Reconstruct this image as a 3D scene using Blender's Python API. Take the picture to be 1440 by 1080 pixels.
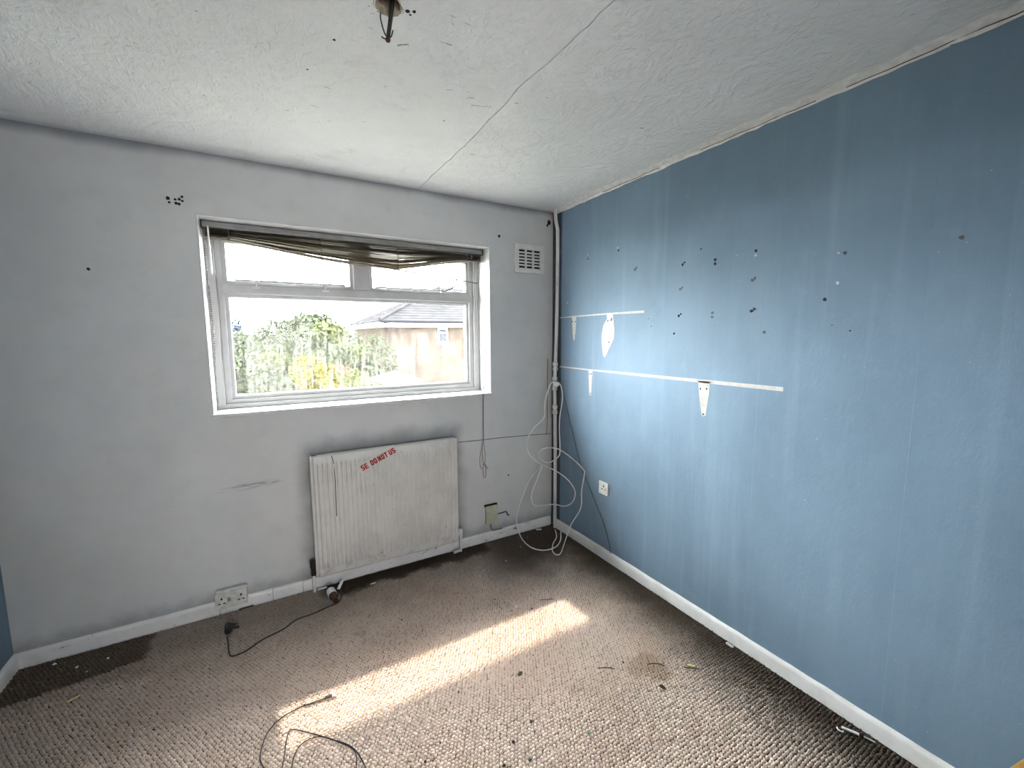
import bpy, bmesh, math, random
import numpy as np
from mathutils import Vector, Matrix

random.seed(7)
rng = np.random.default_rng(7)
for o in list(bpy.data.objects):
    bpy.data.objects.remove(o)
S = bpy.context.scene
COL = S.collection
PI = math.pi

# ------------------------------------------------------------------ camera
cam_data = bpy.data.cameras.new('camera')
cam_data.sensor_width = 36.0
cam_data.lens = 595.43 / 1440 * 36
cam_data.clip_start = 0.02
cam = bpy.data.objects.new('camera', cam_data)
COL.objects.link(cam)
PITCH, YAW, ROLL = 0.11317, 0.52143, -0.00472
fw = Vector((math.sin(YAW) * math.cos(PITCH), math.cos(YAW) * math.cos(PITCH), -math.sin(PITCH)))
rt = Vector((math.cos(YAW), -math.sin(YAW), 0))
up = rt.cross(fw)
rt, up = math.cos(ROLL) * rt + math.sin(ROLL) * up, -math.sin(ROLL) * rt + math.cos(ROLL) * up
cam.matrix_world = Matrix(((rt.x, up.x, -fw.x, -1.8943), (rt.y, up.y, -fw.y, -2.6736),
                           (rt.z, up.z, -fw.z, 1.4938), (0, 0, 0, 1)))
S.camera = cam

# ------------------------------------------------------------------ light
SUN, SKY, FILL = 5.5, 34.0, 36.0
world = bpy.data.worlds.new('overcast_sky')
S.world = world
world.use_nodes = True
bg = world.node_tree.nodes['Background']
bg.inputs[0].default_value = (0.97, 0.98, 1.0, 1)
bg.inputs[1].default_value = SKY
sd = bpy.data.lights.new('sun', 'SUN')
sd.energy = SUN
sd.angle = math.radians(1.2)
sd.color = (1.0, 0.92, 0.80)
sun = bpy.data.objects.new('sun', sd)
COL.objects.link(sun)
sun.rotation_euler = Vector((0.107, -1.0, -1.30)).to_track_quat('-Z', 'Y').to_euler()
# added fill lamp beyond the rear doorway, brightens the window wall
fd = bpy.data.lights.new('rear_fill_lamp', 'AREA')
fd.shape = 'RECTANGLE'
fd.size, fd.size_y = 1.1, 1.9
fd.energy = FILL
fd.color = (1.0, 0.96, 0.92)
fill = bpy.data.objects.new('rear_fill_lamp', fd)
COL.objects.link(fill)
fill.location = (-1.75, -4.85, 1.25)
fill.rotation_euler = Vector((0, 1, 0)).to_track_quat('-Z', 'Y').to_euler()

S.view_settings.view_transform = 'Standard'
S.view_settings.look = 'None'
S.view_settings.gamma = 1
S.view_settings.use_curve_mapping = False
S.view_settings.exposure = 0.95
S.cycles.max_bounces = 12
S.cycles.diffuse_bounces = 8
S.cycles.transparent_max_bounces = 16
S.cycles.sample_clamp_indirect = 8


# ------------------------------------------------------------------ node helper
class G:
    """small expression wrapper round a shader node tree"""
    def __init__(self, name):
        self.m = bpy.data.materials.new(name)
        self.m.use_nodes = True
        self.t = self.m.node_tree
        self.b = self.t.nodes['Principled BSDF']
        self.out = self.t.nodes['Material Output']
        self._p = None

    def n(self, kind, **kw):
        nd = self.t.nodes.new(kind)
        for k, v in kw.items():
            setattr(nd, k, v)
        return nd

    def put(self, sock, v):
        if isinstance(v, bpy.types.NodeSocket):
            self.t.links.new(v, sock)
        elif isinstance(v, (tuple, list)):
            v = tuple(v)
            if sock.type == 'RGBA' and len(v) == 3:
                v = v + (1,)
            sock.default_value = v
        else:
            sock.default_value = v

    def m_(self, op, a, b=0.0, c=None, clamp=False):
        nd = self.n('ShaderNodeMath', operation=op, use_clamp=clamp)
        self.put(nd.inputs[0], a)
        self.put(nd.inputs[1], b)
        if c is not None:
            self.put(nd.inputs[2], c)
        return nd.outputs[0]

    def add(self, a, b): return self.m_('ADD', a, b)
    def sub(self, a, b): return self.m_('SUBTRACT', a, b)
    def mul(self, a, b): return self.m_('MULTIPLY', a, b)
    def mx(self, a, b): return self.m_('MAXIMUM', a, b)
    def mn(self, a, b): return self.m_('MINIMUM', a, b)
    def ab(self, a): return self.m_('ABSOLUTE', a)

    def ramp(self, v, a, b, lo=0.0, hi=1.0):
        nd = self.n('ShaderNodeMapRange', interpolation_type='SMOOTHSTEP')
        self.put(nd.inputs[0], v)
        for i, q in enumerate((a, b, lo, hi)):
            self.put(nd.inputs[i + 1], q)
        return nd.outputs[0]

    def xyz(self):
        if self._p is None:
            g = self.n('ShaderNodeNewGeometry')
            s = self.n('ShaderNodeSeparateXYZ')
            self.t.links.new(g.outputs['Position'], s.inputs[0])
            self._p = (g.outputs['Position'], s.outputs[0], s.outputs[1], s.outputs[2])
        return self._p

    def vec(self, sx=1, sy=1, sz=1, off=(0, 0, 0)):
        mp = self.n('ShaderNodeMapping')
        self.t.links.new(self.xyz()[0], mp.inputs[0])
        mp.inputs['Location'].default_value = off
        mp.inputs['Scale'].default_value = (sx, sy, sz)
        return mp.outputs[0]

    def noise(self, scale=5, detail=4, rough=0.55, vec=None, dist=0.0):
        nd = self.n('ShaderNodeTexNoise')
        self.put(nd.inputs['Vector'], vec if vec is not None else self.xyz()[0])
        nd.inputs['Scale'].default_value = scale
        nd.inputs['Detail'].default_value = detail
        nd.inputs['Roughness'].default_value = rough
        nd.inputs['Distortion'].default_value = dist
        return nd.outputs[0]

    def mix(self, f, a, b):
        nd = self.n('ShaderNodeMix', data_type='RGBA')
        self.put(nd.inputs[0], f)
        self.put(nd.inputs[6], a)
        self.put(nd.inputs[7], b)
        return nd.outputs[2]

    def bump(self, h, strength=0.3, dist=0.002, prev=None):
        nd = self.n('ShaderNodeBump')
        nd.inputs['Strength'].default_value = strength
        nd.inputs['Distance'].default_value = dist
        self.put(nd.inputs['Height'], h)
        if prev is not None:
            self.put(nd.inputs['Normal'], prev)
        self.put(self.b.inputs['Normal'], nd.outputs[0])
        return nd.outputs[0]

    def col(self, v): self.put(self.b.inputs['Base Color'], v)
    def rough(self, v): self.put(self.b.inputs['Roughness'], v)
    def spec(self, v): self.put(self.b.inputs['Specular IOR Level'], v)
    def metal(self, v): self.put(self.b.inputs['Metallic'], v)


MATTE = ('green_leaves', 'pale_green_leaves', 'yellow_blossom', 'pink_blossom', 'blue_green_needles', 'grey_roof_tile', 'bark', 'lawn', 'pale_grey_felt', 'pale_render', 'dark_window_glass', 'grey_gutter', 'grey_downpipe')


def plain(name, c, rough=0.5, var=0.12, scale=25, metal=0.0, spec=0.5, bump=0.0):
    g = G(name)
    n = g.noise(scale, 4)
    d = tuple(x * (1 - var) for x in c)
    l = tuple(min(1, x * (1 + var)) for x in c)
    g.col(g.mix(g.ramp(n, 0.3, 0.7), d, l))
    g.rough(rough)
    g.metal(metal)
    g.spec(0.0 if name in MATTE else spec)
    if bump:
        g.bump(g.noise(scale * 6, 3), bump, 0.001)
    return g.m


# ---- window wall: pale grey emulsion, dirty
def wall_grey():
    g = G('grey_emulsion')
    P, x, y, z = g.xyz()
    big = g.noise(1.6, 4, 0.6)
    fine = g.noise(9, 5, 0.6)
    c = g.mix(g.ramp(big, 0.32, 0.7), (0.60, 0.605, 0.60), (0.67, 0.67, 0.66))
    c = g.mix(g.ramp(fine, 0.45, 0.75, 0, 0.3), c, (0.51, 0.52, 0.52))
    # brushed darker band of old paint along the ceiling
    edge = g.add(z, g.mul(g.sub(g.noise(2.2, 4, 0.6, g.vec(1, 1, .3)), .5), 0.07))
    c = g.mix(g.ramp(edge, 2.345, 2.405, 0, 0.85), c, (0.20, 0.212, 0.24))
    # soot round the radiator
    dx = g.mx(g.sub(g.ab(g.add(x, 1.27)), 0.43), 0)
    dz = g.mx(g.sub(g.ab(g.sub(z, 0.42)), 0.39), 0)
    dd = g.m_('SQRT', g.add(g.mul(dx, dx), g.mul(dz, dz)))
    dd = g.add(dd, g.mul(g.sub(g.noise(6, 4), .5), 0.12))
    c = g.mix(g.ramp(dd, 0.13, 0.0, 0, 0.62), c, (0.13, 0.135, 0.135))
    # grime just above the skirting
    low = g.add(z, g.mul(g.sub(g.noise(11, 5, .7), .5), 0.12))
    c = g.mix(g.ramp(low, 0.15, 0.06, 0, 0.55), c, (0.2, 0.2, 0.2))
    # scuff left of the radiator
    sx = g.mul(g.add(x, 2.02), 5.2)
    sz = g.mul(g.sub(g.sub(z, 0.682), g.mul(g.add(x, 2.02), 0.05)), 42)
    sr = g.m_('SQRT', g.add(g.mul(sx, sx), g.mul(sz, sz)))
    sc = g.mul(g.ramp(sr, 1.1, 0.2), g.ramp(g.noise(22, 5, .75, g.vec(.35, 1, 2.2)), 0.42, 0.62))
    c = g.mix(g.mul(sc, 0.8), c, (0.13, 0.13, 0.13))
    g.col(c)
    g.rough(0.62)
    g.spec(0.3)
    b1 = g.bump(g.noise(3.0, 5, .6), 0.35, 0.012)
    g.bump(g.noise(160, 3, .6), 0.25, 0.001, b1)
    return g.m


# ---- blue wallpaper
def wall_blue():
    g = G('blue_painted_paper')
    P, x, y, z = g.xyz()
    big = g.noise(1.7, 4, 0.6, g.vec(1, 1, .6))
    st = g.noise(14, 4, 0.6, g.vec(1, 1, .05))
    c = g.mix(g.ramp(big, 0.3, 0.7), (0.148, 0.215, 0.288), (0.186, 0.268, 0.35))
    c = g.mix(g.ramp(st, 0.5, 0.75, 0, 0.3), c, (0.26, 0.35, 0.44))
    sp = g.noise(60, 2, .5)
    c = g.mix(g.ramp(sp, 0.74, 0.78, 0, 0.5), c, (0.42, 0.5, 0.56))
    c = g.mix(g.ramp(g.noise(2.6, 5, .7), 0.6, 0.75, 0, 0.3), c, (0.11, 0.165, 0.21))
    # shadow of the corner pipe, painted dark into the blue wall colour
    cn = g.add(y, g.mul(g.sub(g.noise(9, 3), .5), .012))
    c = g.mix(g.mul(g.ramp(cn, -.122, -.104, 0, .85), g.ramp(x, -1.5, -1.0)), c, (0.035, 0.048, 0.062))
    c = g.mix(g.ramp(g.noise(13, 5, .7), .52, .78, 0, .28), c, (0.235, 0.315, 0.395))
    g.col(c)
    g.rough(g.ramp(st, 0.3, 0.7, 0.55, 0.68))
    g.spec(0.22)
    b1 = g.bump(g.noise(5, 6, .65, g.vec(1, 1, .5)), 0.45, 0.010)
    b2 = g.bump(g.noise(38, 4, .7, g.vec(1, 1, .35)), 0.35, 0.003, b1)
    g.bump(g.noise(230, 3, .6), 0.45, 0.0012, b2)
    return g.m


def ceiling_mat():
    g = G('brushed_textured_ceiling')
    P, x, y, z = g.xyz()
    big = g.noise(1.3, 4, .6)
    c = g.mix(g.ramp(big, .3, .72), (0.775, 0.78, 0.785), (0.87, 0.873, 0.878))
    gr = g.noise(3.5, 6, .72, None, 1.2)
    c = g.mix(g.ramp(gr, .56, .74, 0, .3), c, (0.5, 0.5, 0.48))
    mk = g.noise(9, 3, .5, g.vec(1.0, 2.6, 1), 2.5)
    mk2 = g.noise(1.1, 2, .5, g.vec(1, 1, 1, (3, 1, 0)))
    mark = g.mul(g.ramp(mk, .715, .74), g.ramp(mk2, .45, .6))
    c = g.mix(g.mul(mark, .75), c, (0.17, 0.17, 0.16))
    # darker line along the window wall
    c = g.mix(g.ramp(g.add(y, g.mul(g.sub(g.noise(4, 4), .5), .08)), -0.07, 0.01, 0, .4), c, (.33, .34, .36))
    g.col(c)
    g.rough(.8)
    g.spec(.2)
    sw = g.noise(4.5, 3, .5, None, 3.5)
    fine = g.noise(30, 4, .6, g.vec(1, .5, 1), 2.0)
    b = g.bump(sw, .75, .014)
    g.bump(g.ramp(fine, .45, .7), .5, .004, b)
    return g.m


def carpet_mat(name, dark=1.0):
    g = G(name)
    P, x, y, z = g.xyz()
    at = g.n('ShaderNodeAttribute', attribute_name='tint').outputs['Fac']
    base = g.mix(g.ramp(g.noise(2.2, 4, .6), .3, .7), (0.77, 0.61, 0.51), (0.86, 0.71, 0.605))
    base = g.mix(g.mul(at, .3), base, (0.44, 0.34, 0.27))
    w = g.sub(g.noise(5.5, 5, .62), .5)
    w2 = g.sub(g.noise(14, 4, .6), .5)
    dirt = (0.042, 0.030, 0.020)
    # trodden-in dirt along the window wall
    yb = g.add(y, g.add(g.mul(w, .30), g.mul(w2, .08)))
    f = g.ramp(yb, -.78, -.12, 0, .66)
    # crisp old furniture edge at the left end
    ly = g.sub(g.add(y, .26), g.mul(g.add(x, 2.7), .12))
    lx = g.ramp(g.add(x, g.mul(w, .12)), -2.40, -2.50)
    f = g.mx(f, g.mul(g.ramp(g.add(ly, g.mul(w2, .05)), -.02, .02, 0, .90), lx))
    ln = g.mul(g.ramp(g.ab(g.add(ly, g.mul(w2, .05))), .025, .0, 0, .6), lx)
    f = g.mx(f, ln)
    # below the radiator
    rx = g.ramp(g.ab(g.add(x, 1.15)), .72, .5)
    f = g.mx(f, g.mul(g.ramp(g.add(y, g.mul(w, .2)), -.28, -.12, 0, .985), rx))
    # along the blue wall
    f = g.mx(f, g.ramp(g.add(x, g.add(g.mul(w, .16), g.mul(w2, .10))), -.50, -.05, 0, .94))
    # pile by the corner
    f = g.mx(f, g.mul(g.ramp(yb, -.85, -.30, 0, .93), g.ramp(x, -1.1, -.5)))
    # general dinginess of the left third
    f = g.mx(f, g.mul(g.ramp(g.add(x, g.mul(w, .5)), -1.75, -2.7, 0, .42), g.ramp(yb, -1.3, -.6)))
    # blotches
    f = g.mx(f, g.ramp(g.noise(1.9, 5, .68, g.vec(1, 1, 1, (2.3, 0.4, 0))), .60, .80, 0, .55))
    c = g.mix(f, base, dirt)
    bx = g.add(x, .50)
    by = g.add(y, 1.45)
    rr = g.add(g.m_('SQRT', g.add(g.mul(bx, bx), g.mul(g.mul(by, by), 1.8))), g.add(g.mul(w, .34), g.mul(w2, .14)))
    c = g.mix(g.ramp(rr, .15, .02, 0, .5), c, (0.26, 0.135, 0.06))
    if dark != 1.0:
        c = g.mix(1 - dark, c, (0.012, 0.009, 0.007))
    g.col(c)
    g.rough(.95)
    g.spec(.08)
    g.bump(g.noise(700, 2, .6), .5, .001)
    return g.m


def skirting_mat(name, dirt):
    g = G(name)
    P, x, y, z = g.xyz()
    c = g.mix(g.ramp(g.noise(6, 5, .65), .4, .7), (0.84, 0.83, 0.81), (0.72, 0.70, 0.67))
    ch = g.noise(16, 5, .75, g.vec(1, 1, 2.2))
    c = g.mix(g.ramp(ch, .66 - dirt, .72 - dirt, 0, .85), c, (0.06, 0.055, 0.05))
    g.col(c)
    g.rough(.38)
    g.bump(g.noise(25, 4), .2, .003)
    return g.m


def enamel_rad():
    g = G('old_radiator_enamel')
    P, x, y, z = g.xyz()
    c = g.mix(g.ramp(g.noise(5, 5, .65), .35, .7), (0.70, 0.695, 0.67), (0.61, 0.60, 0.575))
    c = g.mix(g.ramp(g.noise(3.2, 4, .6, g.vec(6, 1, .5)), .52, .72, 0, .35), c, (0.52, 0.46, 0.37))
    sp = g.noise(30, 3, .6)
    c = g.mix(g.ramp(sp, .715, .735, 0, .9), c, (0.08, 0.05, 0.035))
    low = g.mul(g.ramp(z, .24, .10), g.ramp(g.noise(12, 5, .7), .45, .65))
    c = g.mix(g.mul(low, .5), c, (0.30, 0.22, 0.15))
    g.col(c)
    g.rough(.35)
    return g.m


def dirty_glass(name, amount, seed):
    g = G(name)
    P, x, y, z = g.xyz()
    st = g.noise(26, 6, .75, g.vec(3.0, 1, .24, (seed, 0, 0)))
    mot = g.noise(13, 5, .7, g.vec(1, 1, 1, (seed, 2, 0)))
    f = g.add(g.ramp(st, .38, .64, 0, .75), g.ramp(mot, .4, .7, 0, .25))
    vert = g.mx(g.ramp(z, 1.66, 1.42), 0.12)
    f = g.mul(g.mul(f, vert), amount)
    tr = g.n('ShaderNodeBsdfTransparent')
    tr.inputs[0].default_value = (0.93, 0.95, 0.94, 1)
    df = g.n('ShaderNodeBsdfDiffuse')
    df.inputs[0].default_value = (0.8, 0.8, 0.78, 1)
    tl = g.n('ShaderNodeBsdfTranslucent')
    tl.inputs[0].default_value = (0.85, 0.85, 0.83, 1)
    gl = g.n('ShaderNodeBsdfGlossy')
    gl.inputs['Roughness'].default_value = .02
    m1 = g.n('ShaderNodeMixShader')
    m1.inputs[0].default_value = .75
    g.t.links.new(df.outputs[0], m1.inputs[1])
    g.t.links.new(tl.outputs[0], m1.inputs[2])
    m2 = g.n('ShaderNodeMixShader')
    g.put(m2.inputs[0], f)
    g.t.links.new(tr.outputs[0], m2.inputs[1])
    g.t.links.new(m1.outputs[0], m2.inputs[2])
    lw = g.n('ShaderNodeLayerWeight')
    m3 = g.n('ShaderNodeMixShader')
    g.put(m3.inputs[0], g.add(.006, g.mul(.5, g.m_('POWER', lw.outputs['Facing'], 5.0))))
    g.t.links.new(m2.outputs[0], m3.inputs[1])
    g.t.links.new(gl.outputs[0], m3.inputs[2])
    g.t.links.new(m3.outputs[0], g.out.inputs[0])
    return g.m


def brick_mat():
    g = G('weathered_brick')
    P, x, y, z = g.xyz()
    cb = g.n('ShaderNodeCombineXYZ')
    g.put(cb.inputs[0], g.add(x, y))
    g.put(cb.inputs[1], z)
    br = g.n('ShaderNodeTexBrick')
    g.put(br.inputs['Vector'], cb.outputs[0])
    br.inputs['Color1'].default_value = (0.0175, 0.0115, 0.008, 1)
    br.inputs['Color2'].default_value = (0.0275, 0.021, 0.0155, 1)
    br.inputs['Mortar'].default_value = (0.031, 0.028, 0.0245, 1)
    br.inputs['Scale'].default_value = 1.0
    br.inputs['Brick Width'].default_value = .225
    br.inputs['Row Height'].default_value = .075
    br.inputs['Mortar Size'].default_value = .008
    c = g.mix(g.ramp(g.noise(1.2, 5, .65), .35, .7), br.outputs[0], (0.027, 0.0215, 0.0165))
    g.col(c)
    g.rough(.9)
    g.spec(0.0)
    g.bump(br.outputs[1], .4, -.01)
    return g.m


def slat_mat():
    g = G('bronze_slat')
    g.col(g.mix(g.ramp(g.noise(30, 4), .3, .7), (.15, .125, .10), (.22, .185, .15)))
    g.rough(.32)
    tl = g.n('ShaderNodeBsdfTranslucent')
    tl.inputs[0].default_value = (.78, .66, .46, 1)
    mx = g.n('ShaderNodeMixShader')
    mx.inputs[0].default_value = .17
    g.t.links.new(g.b.outputs[0], mx.inputs[1])
    g.t.links.new(tl.outputs[0], mx.inputs[2])
    g.t.links.new(mx.outputs[0], g.out.inputs[0])
    return g.m


M = dict(
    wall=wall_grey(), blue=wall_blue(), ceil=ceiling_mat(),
    pile=carpet_mat('beige_loop_carpet'), backing=carpet_mat('carpet_backing', .22),
    skirt=skirting_mat('white_gloss_skirting', .02), skirt_r=skirting_mat('bright_gloss_skirting', -.03), skirt_dirty=skirting_mat('chipped_white_skirting', .06),
    rad=enamel_rad(),
    upvc=plain('white_window_frame', (.52, .52, .53), .35, .06, 12),
    reveal=plain('white_reveal_gloss', (.60, .60, .605), .4, .06, 7, bump=.1),
    glass=dirty_glass('rain_streaked_glass', .029, 0), glass2=dirty_glass('thin_film_glass', .02, 5),
    slat=slat_mat(),
    rail=plain('grey_blind_rail', (.26, .255, .25), .4, .15, 20),
    cordw=plain('white_cord', (.86, .85, .83), .6, .08),
    cordg=plain('grey_cord', (.17, .165, .16), .7, .15),
    clear=plain('milky_plastic', (.82, .82, .82), .25, .04),
    black=plain('black_rubber', (.012, .012, .013), .45, .2),
    dark=plain('dark_hole', (.012, .011, .01), .9, .3),
    plastic=plain('white_plastic', (.76, .75, .72), .35, .06),
    plasticd=plain('grubby_white_plastic', (.62, .61, .57), .45, .14, 40),
    cream=plain('cream_plastic', (.50, .52, .40), .45, .1),
    pipe=plain('white_pipe_paint', (.70, .69, .67), .35, .08, 18),
    scar=plain('bare_white_paper', (.50, .475, .45), .8, .1, 30),
    plaster=plain('crumbly_plaster', (.42, .36, .28), .95, .35, 45, bump=.6),
    caulk=plain('cracked_white_filler', (.84, .82, .80), .8, .1, 30, bump=.5),
    red=plain('red_print', (.42, .004, .006), .5, .1),
    pinkt=plain('clear_tape', (.68, .655, .615), .25, .05),
    brass=plain('dull_metal', (.35, .33, .30), .35, .2, metal=1.0),
    steel=plain('bright_metal', (.75, .75, .75), .25, .1, metal=1.0),
    brown=plain('brown_glass_bottle', (.06, .03, .015), .15, .3),
    paper=plain('white_paper', (.82, .81, .84), .8, .05),
    rust=plain('rusty_crack', (.10, .065, .045), .9, .4, 60),
    pine=plain('varnished_pine', (.62, .33, .08), .35, .25, 14),
    brick=brick_mat(),
    tile=plain('grey_roof_tile', (.0165, .016, .0172), .8, .2, 3),
    fascia=plain('white_fascia', (.75, .75, .74), .5, .05),
    leaf=plain('green_leaves', (.0175, .0205, .0125), .6, .5, 2.0),
    leafl=plain('pale_green_leaves', (.026, .030, .0105), .6, .35, 2.0),
    yellow=plain('yellow_blossom', (.038, .034, .007), .6, .25, 4),
    pink=plain('pink_blossom', (.038, .024, .021), .6, .25, 4),
    conifer=plain('blue_green_needles', (.014, .0175, .026), .7, .35, 3),
    bark=plain('bark', (.12, .09, .06), .9, .3, 8),
    grass=plain('lawn', (.105, .105, .085), .9, .3, 1.2),
    soffit=plain('soffit_paint', (.6, .6, .58), .6, .08),
    stone=plain('dark_grit', (.035, .032, .03), .8, .4, 90),
    twig=plain('dry_brown_scrap', (.06, .045, .03), .8, .3, 90),
    ylw=plain('yellowed_paper', (.62, .56, .25), .7, .1),
    greenbit=plain('green_scrap', (.16, .24, .17), .6, .1),
    redd=plain('dark_red_card', (.12, .02, .02), .7, .2),
    concrete=plain('pale_render', (.6, .58, .55), .9, .1, 4),
)


# ------------------------------------------------------------------ mesh helpers
class MB:
    def __init__(self):
        self.v, self.f = [], []

    def raw(self, v, f):
        o = len(self.v)
        self.v += [tuple(p) for p in v]
        self.f += [tuple(i + o for i in q) for q in f]
        return self

    def box(self, x0, x1, y0, y1, z0, z1, bev=0.0):
        if bev <= 0:
            v = [(x, y, z) for x in (x0, x1) for y in (y0, y1) for z in (z0, z1)]
            f = [(0, 1, 3, 2), (4, 6, 7, 5), (0, 4, 5, 1), (2, 3, 7, 6), (0, 2, 6, 4), (1, 5, 7, 3)]
            return self.raw(v, f)
        bm = bmesh.new()
        bmesh.ops.create_cube(bm, size=1)
        for p in bm.verts:
            p.co = Vector(((x0 + x1) / 2 + p.co.x * (x1 - x0), (y0 + y1) / 2 + p.co.y * (y1 - y0),
                           (z0 + z1) / 2 + p.co.z * (z1 - z0)))
        bmesh.ops.bevel(bm, geom=bm.edges[:], offset=bev, segments=2, affect='EDGES', profile=.6)
        self.bm(bm)
        return self

    def bm(self, bm):
        bm.verts.index_update()
        self.raw([p.co[:] for p in bm.verts], [[q.index for q in f.verts] for f in bm.faces])
        bm.free()
        return self

    def tube(self, pts, r, n=8, caps=True, radii=None):
        P = [Vector(p) for p in pts]
        T = []
        for i in range(len(P)):
            a, b = P[max(i - 1, 0)], P[min(i + 1, len(P) - 1)]
            d = b - a
            T.append(d.normalized() if d.length > 1e-9 else Vector((0, 0, 1)))
        up0 = Vector((0, 0, 1)) if abs(T[0].z) < .9 else Vector((1, 0, 0))
        N = (up0 - T[0] * up0.dot(T[0])).normalized()
        v, f = [], []
        for i, p in enumerate(P):
            N = (N - T[i] * N.dot(T[i]))
            N = N.normalized() if N.length > 1e-6 else T[i].orthogonal().normalized()
            B = T[i].cross(N)
            rr = radii[i] if radii else r
            for k in range(n):
                a = 2 * PI * k / n
                v.append(p + (N * math.cos(a) + B * math.sin(a)) * rr)
        for i in range(len(P) - 1):
            for k in range(n):
                f.append((i * n + k, i * n + (k + 1) % n, (i + 1) * n + (k + 1) % n, (i + 1) * n + k))
        if caps:
            f.append(tuple(range(n - 1, -1, -1)))
            f.append(tuple((len(P) - 1) * n + k for k in range(n)))
        return self.raw(v, f)

    def prism(self, poly, axis, a, b):
        """polygon in the two other axes, extruded along axis from a to b"""
        n = len(poly)
        def P(u, w, t):
            return {'x': (t, u, w), 'y': (u, t, w), 'z': (u, w, t)}[axis]
        v = [P(u, w, a) for u, w in poly] + [P(u, w, b) for u, w in poly]
        f = [tuple(range(n - 1, -1, -1)), tuple(range(n, 2 * n))]
        f += [(i, (i + 1) % n, n + (i + 1) % n, n + i) for i in range(n)]
        return self.raw(v, f)

    def ball(self, c, r, sub=2, squash=(1, 1, 1)):
        bm = bmesh.new()
        bmesh.ops.create_icosphere(bm, subdivisions=sub, radius=1)
        for p in bm.verts:
            p.co = Vector((c[0] + p.co.x * r * squash[0], c[1] + p.co.y * r * squash[1], c[2] + p.co.z * r * squash[2]))
        return self.bm(bm)

    def build(self, name, mat, parent=None, smooth=False, loc=None):
        me = bpy.data.meshes.new(name)
        me.from_pydata(self.v, [], self.f)
        bm = bmesh.new()
        bm.from_mesh(me)
        bmesh.ops.recalc_face_normals(bm, faces=bm.faces[:])
        bm.to_mesh(me)
        bm.free()
        if smooth:
            me.polygons.foreach_set('use_smooth', [True] * len(me.polygons))
            try:
                me.set_sharp_from_angle(angle=math.radians(40))
            except Exception:
                pass
        me.materials.append(mat)
        o = bpy.data.objects.new(name, me)
        COL.objects.link(o)
        if parent is not None:
            o.parent = parent
            o.matrix_parent_inverse = parent_inv(parent)
        if loc is not None:
            o.location = loc
        return o


def world_of(o):
    m = Matrix.LocRotScale(o.location, o.rotation_euler, o.scale)
    return (world_of(o.parent) @ o.matrix_parent_inverse @ m) if o.parent else m


def parent_inv(p):
    return world_of(p).inverted()


def spline(pts, per=8):
    P = [Vector(p) for p in pts]
    out = []
    for i in range(len(P) - 1):
        a, b, c, d = P[max(i - 1, 0)], P[i], P[i + 1], P[min(i + 2, len(P) - 1)]
        for k in range(per):
            t = k / per
            out.append(0.5 * ((2 * b) + (c - a) * t + (2 * a - 5 * b + 4 * c - d) * t * t + (3 * b - a - 3 * c + d) * t ** 3))
    out.append(P[-1])
    return out


def tag(o, label, cat, group=None):
    o['label'] = label
    o['category'] = cat
    if group:
        o['group'] = group
    return o


def thing(name, loc, label, cat, group=None):
    o = bpy.data.objects.new(name, None)
    o.empty_display_size = .05
    COL.objects.link(o)
    o.location = loc
    return tag(o, label, cat, group)


def struct(o, kind='structure'):
    o['kind'] = kind
    return o


def disc_poly(cx, cy, r, n=14, jag=0.0):
    return [(cx + r * (1 + random.uniform(-jag, jag)) * math.cos(2 * PI * i / n),
             cy + r * (1 + random.uniform(-jag, jag)) * math.sin(2 * PI * i / n)) for i in range(n)]


def filled(outer, holes, z0, z1):
    """flat slab in x-y with holes, from a 2D curve fill"""
    cu = bpy.data.curves.new('outline', 'CURVE')
    cu.dimensions = '2D'
    cu.fill_mode = 'BOTH'
    cu.extrude = (z1 - z0) / 2
    for ring in [outer] + holes:
        sp = cu.splines.new('POLY')
        sp.points.add(len(ring) - 1)
        for p, q in zip(sp.points, ring):
            p.co = (q[0], q[1], 0, 1)
        sp.use_cyclic_u = True
    ob = bpy.data.objects.new('outline', cu)
    COL.objects.link(ob)
    dg = bpy.context.evaluated_depsgraph_get()
    me = bpy.data.meshes.new_from_object(ob.evaluated_get(dg))
    v = [(p.co.x, p.co.y, p.co.z + (z0 + z1) / 2) for p in me.vertices]
    f = [tuple(q.vertices) for q in me.polygons]
    bpy.data.objects.remove(ob)
    bpy.data.curves.remove(cu)
    bpy.data.meshes.remove(me)
    return v, f


# ------------------------------------------------------------------ room dimensions
W, H, YR, T = 2.981, 2.40, -3.70, 0.30
XL, XR, ZB, ZT = -2.165, -0.53, 1.078, 2.105      # window opening

# ------------------------------------------------------------------ floor and carpet
floor = struct(MB().box(-W - .1, .1, YR - 1.3, .1, -.12, -.009).build('floor', M['backing']))


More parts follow.
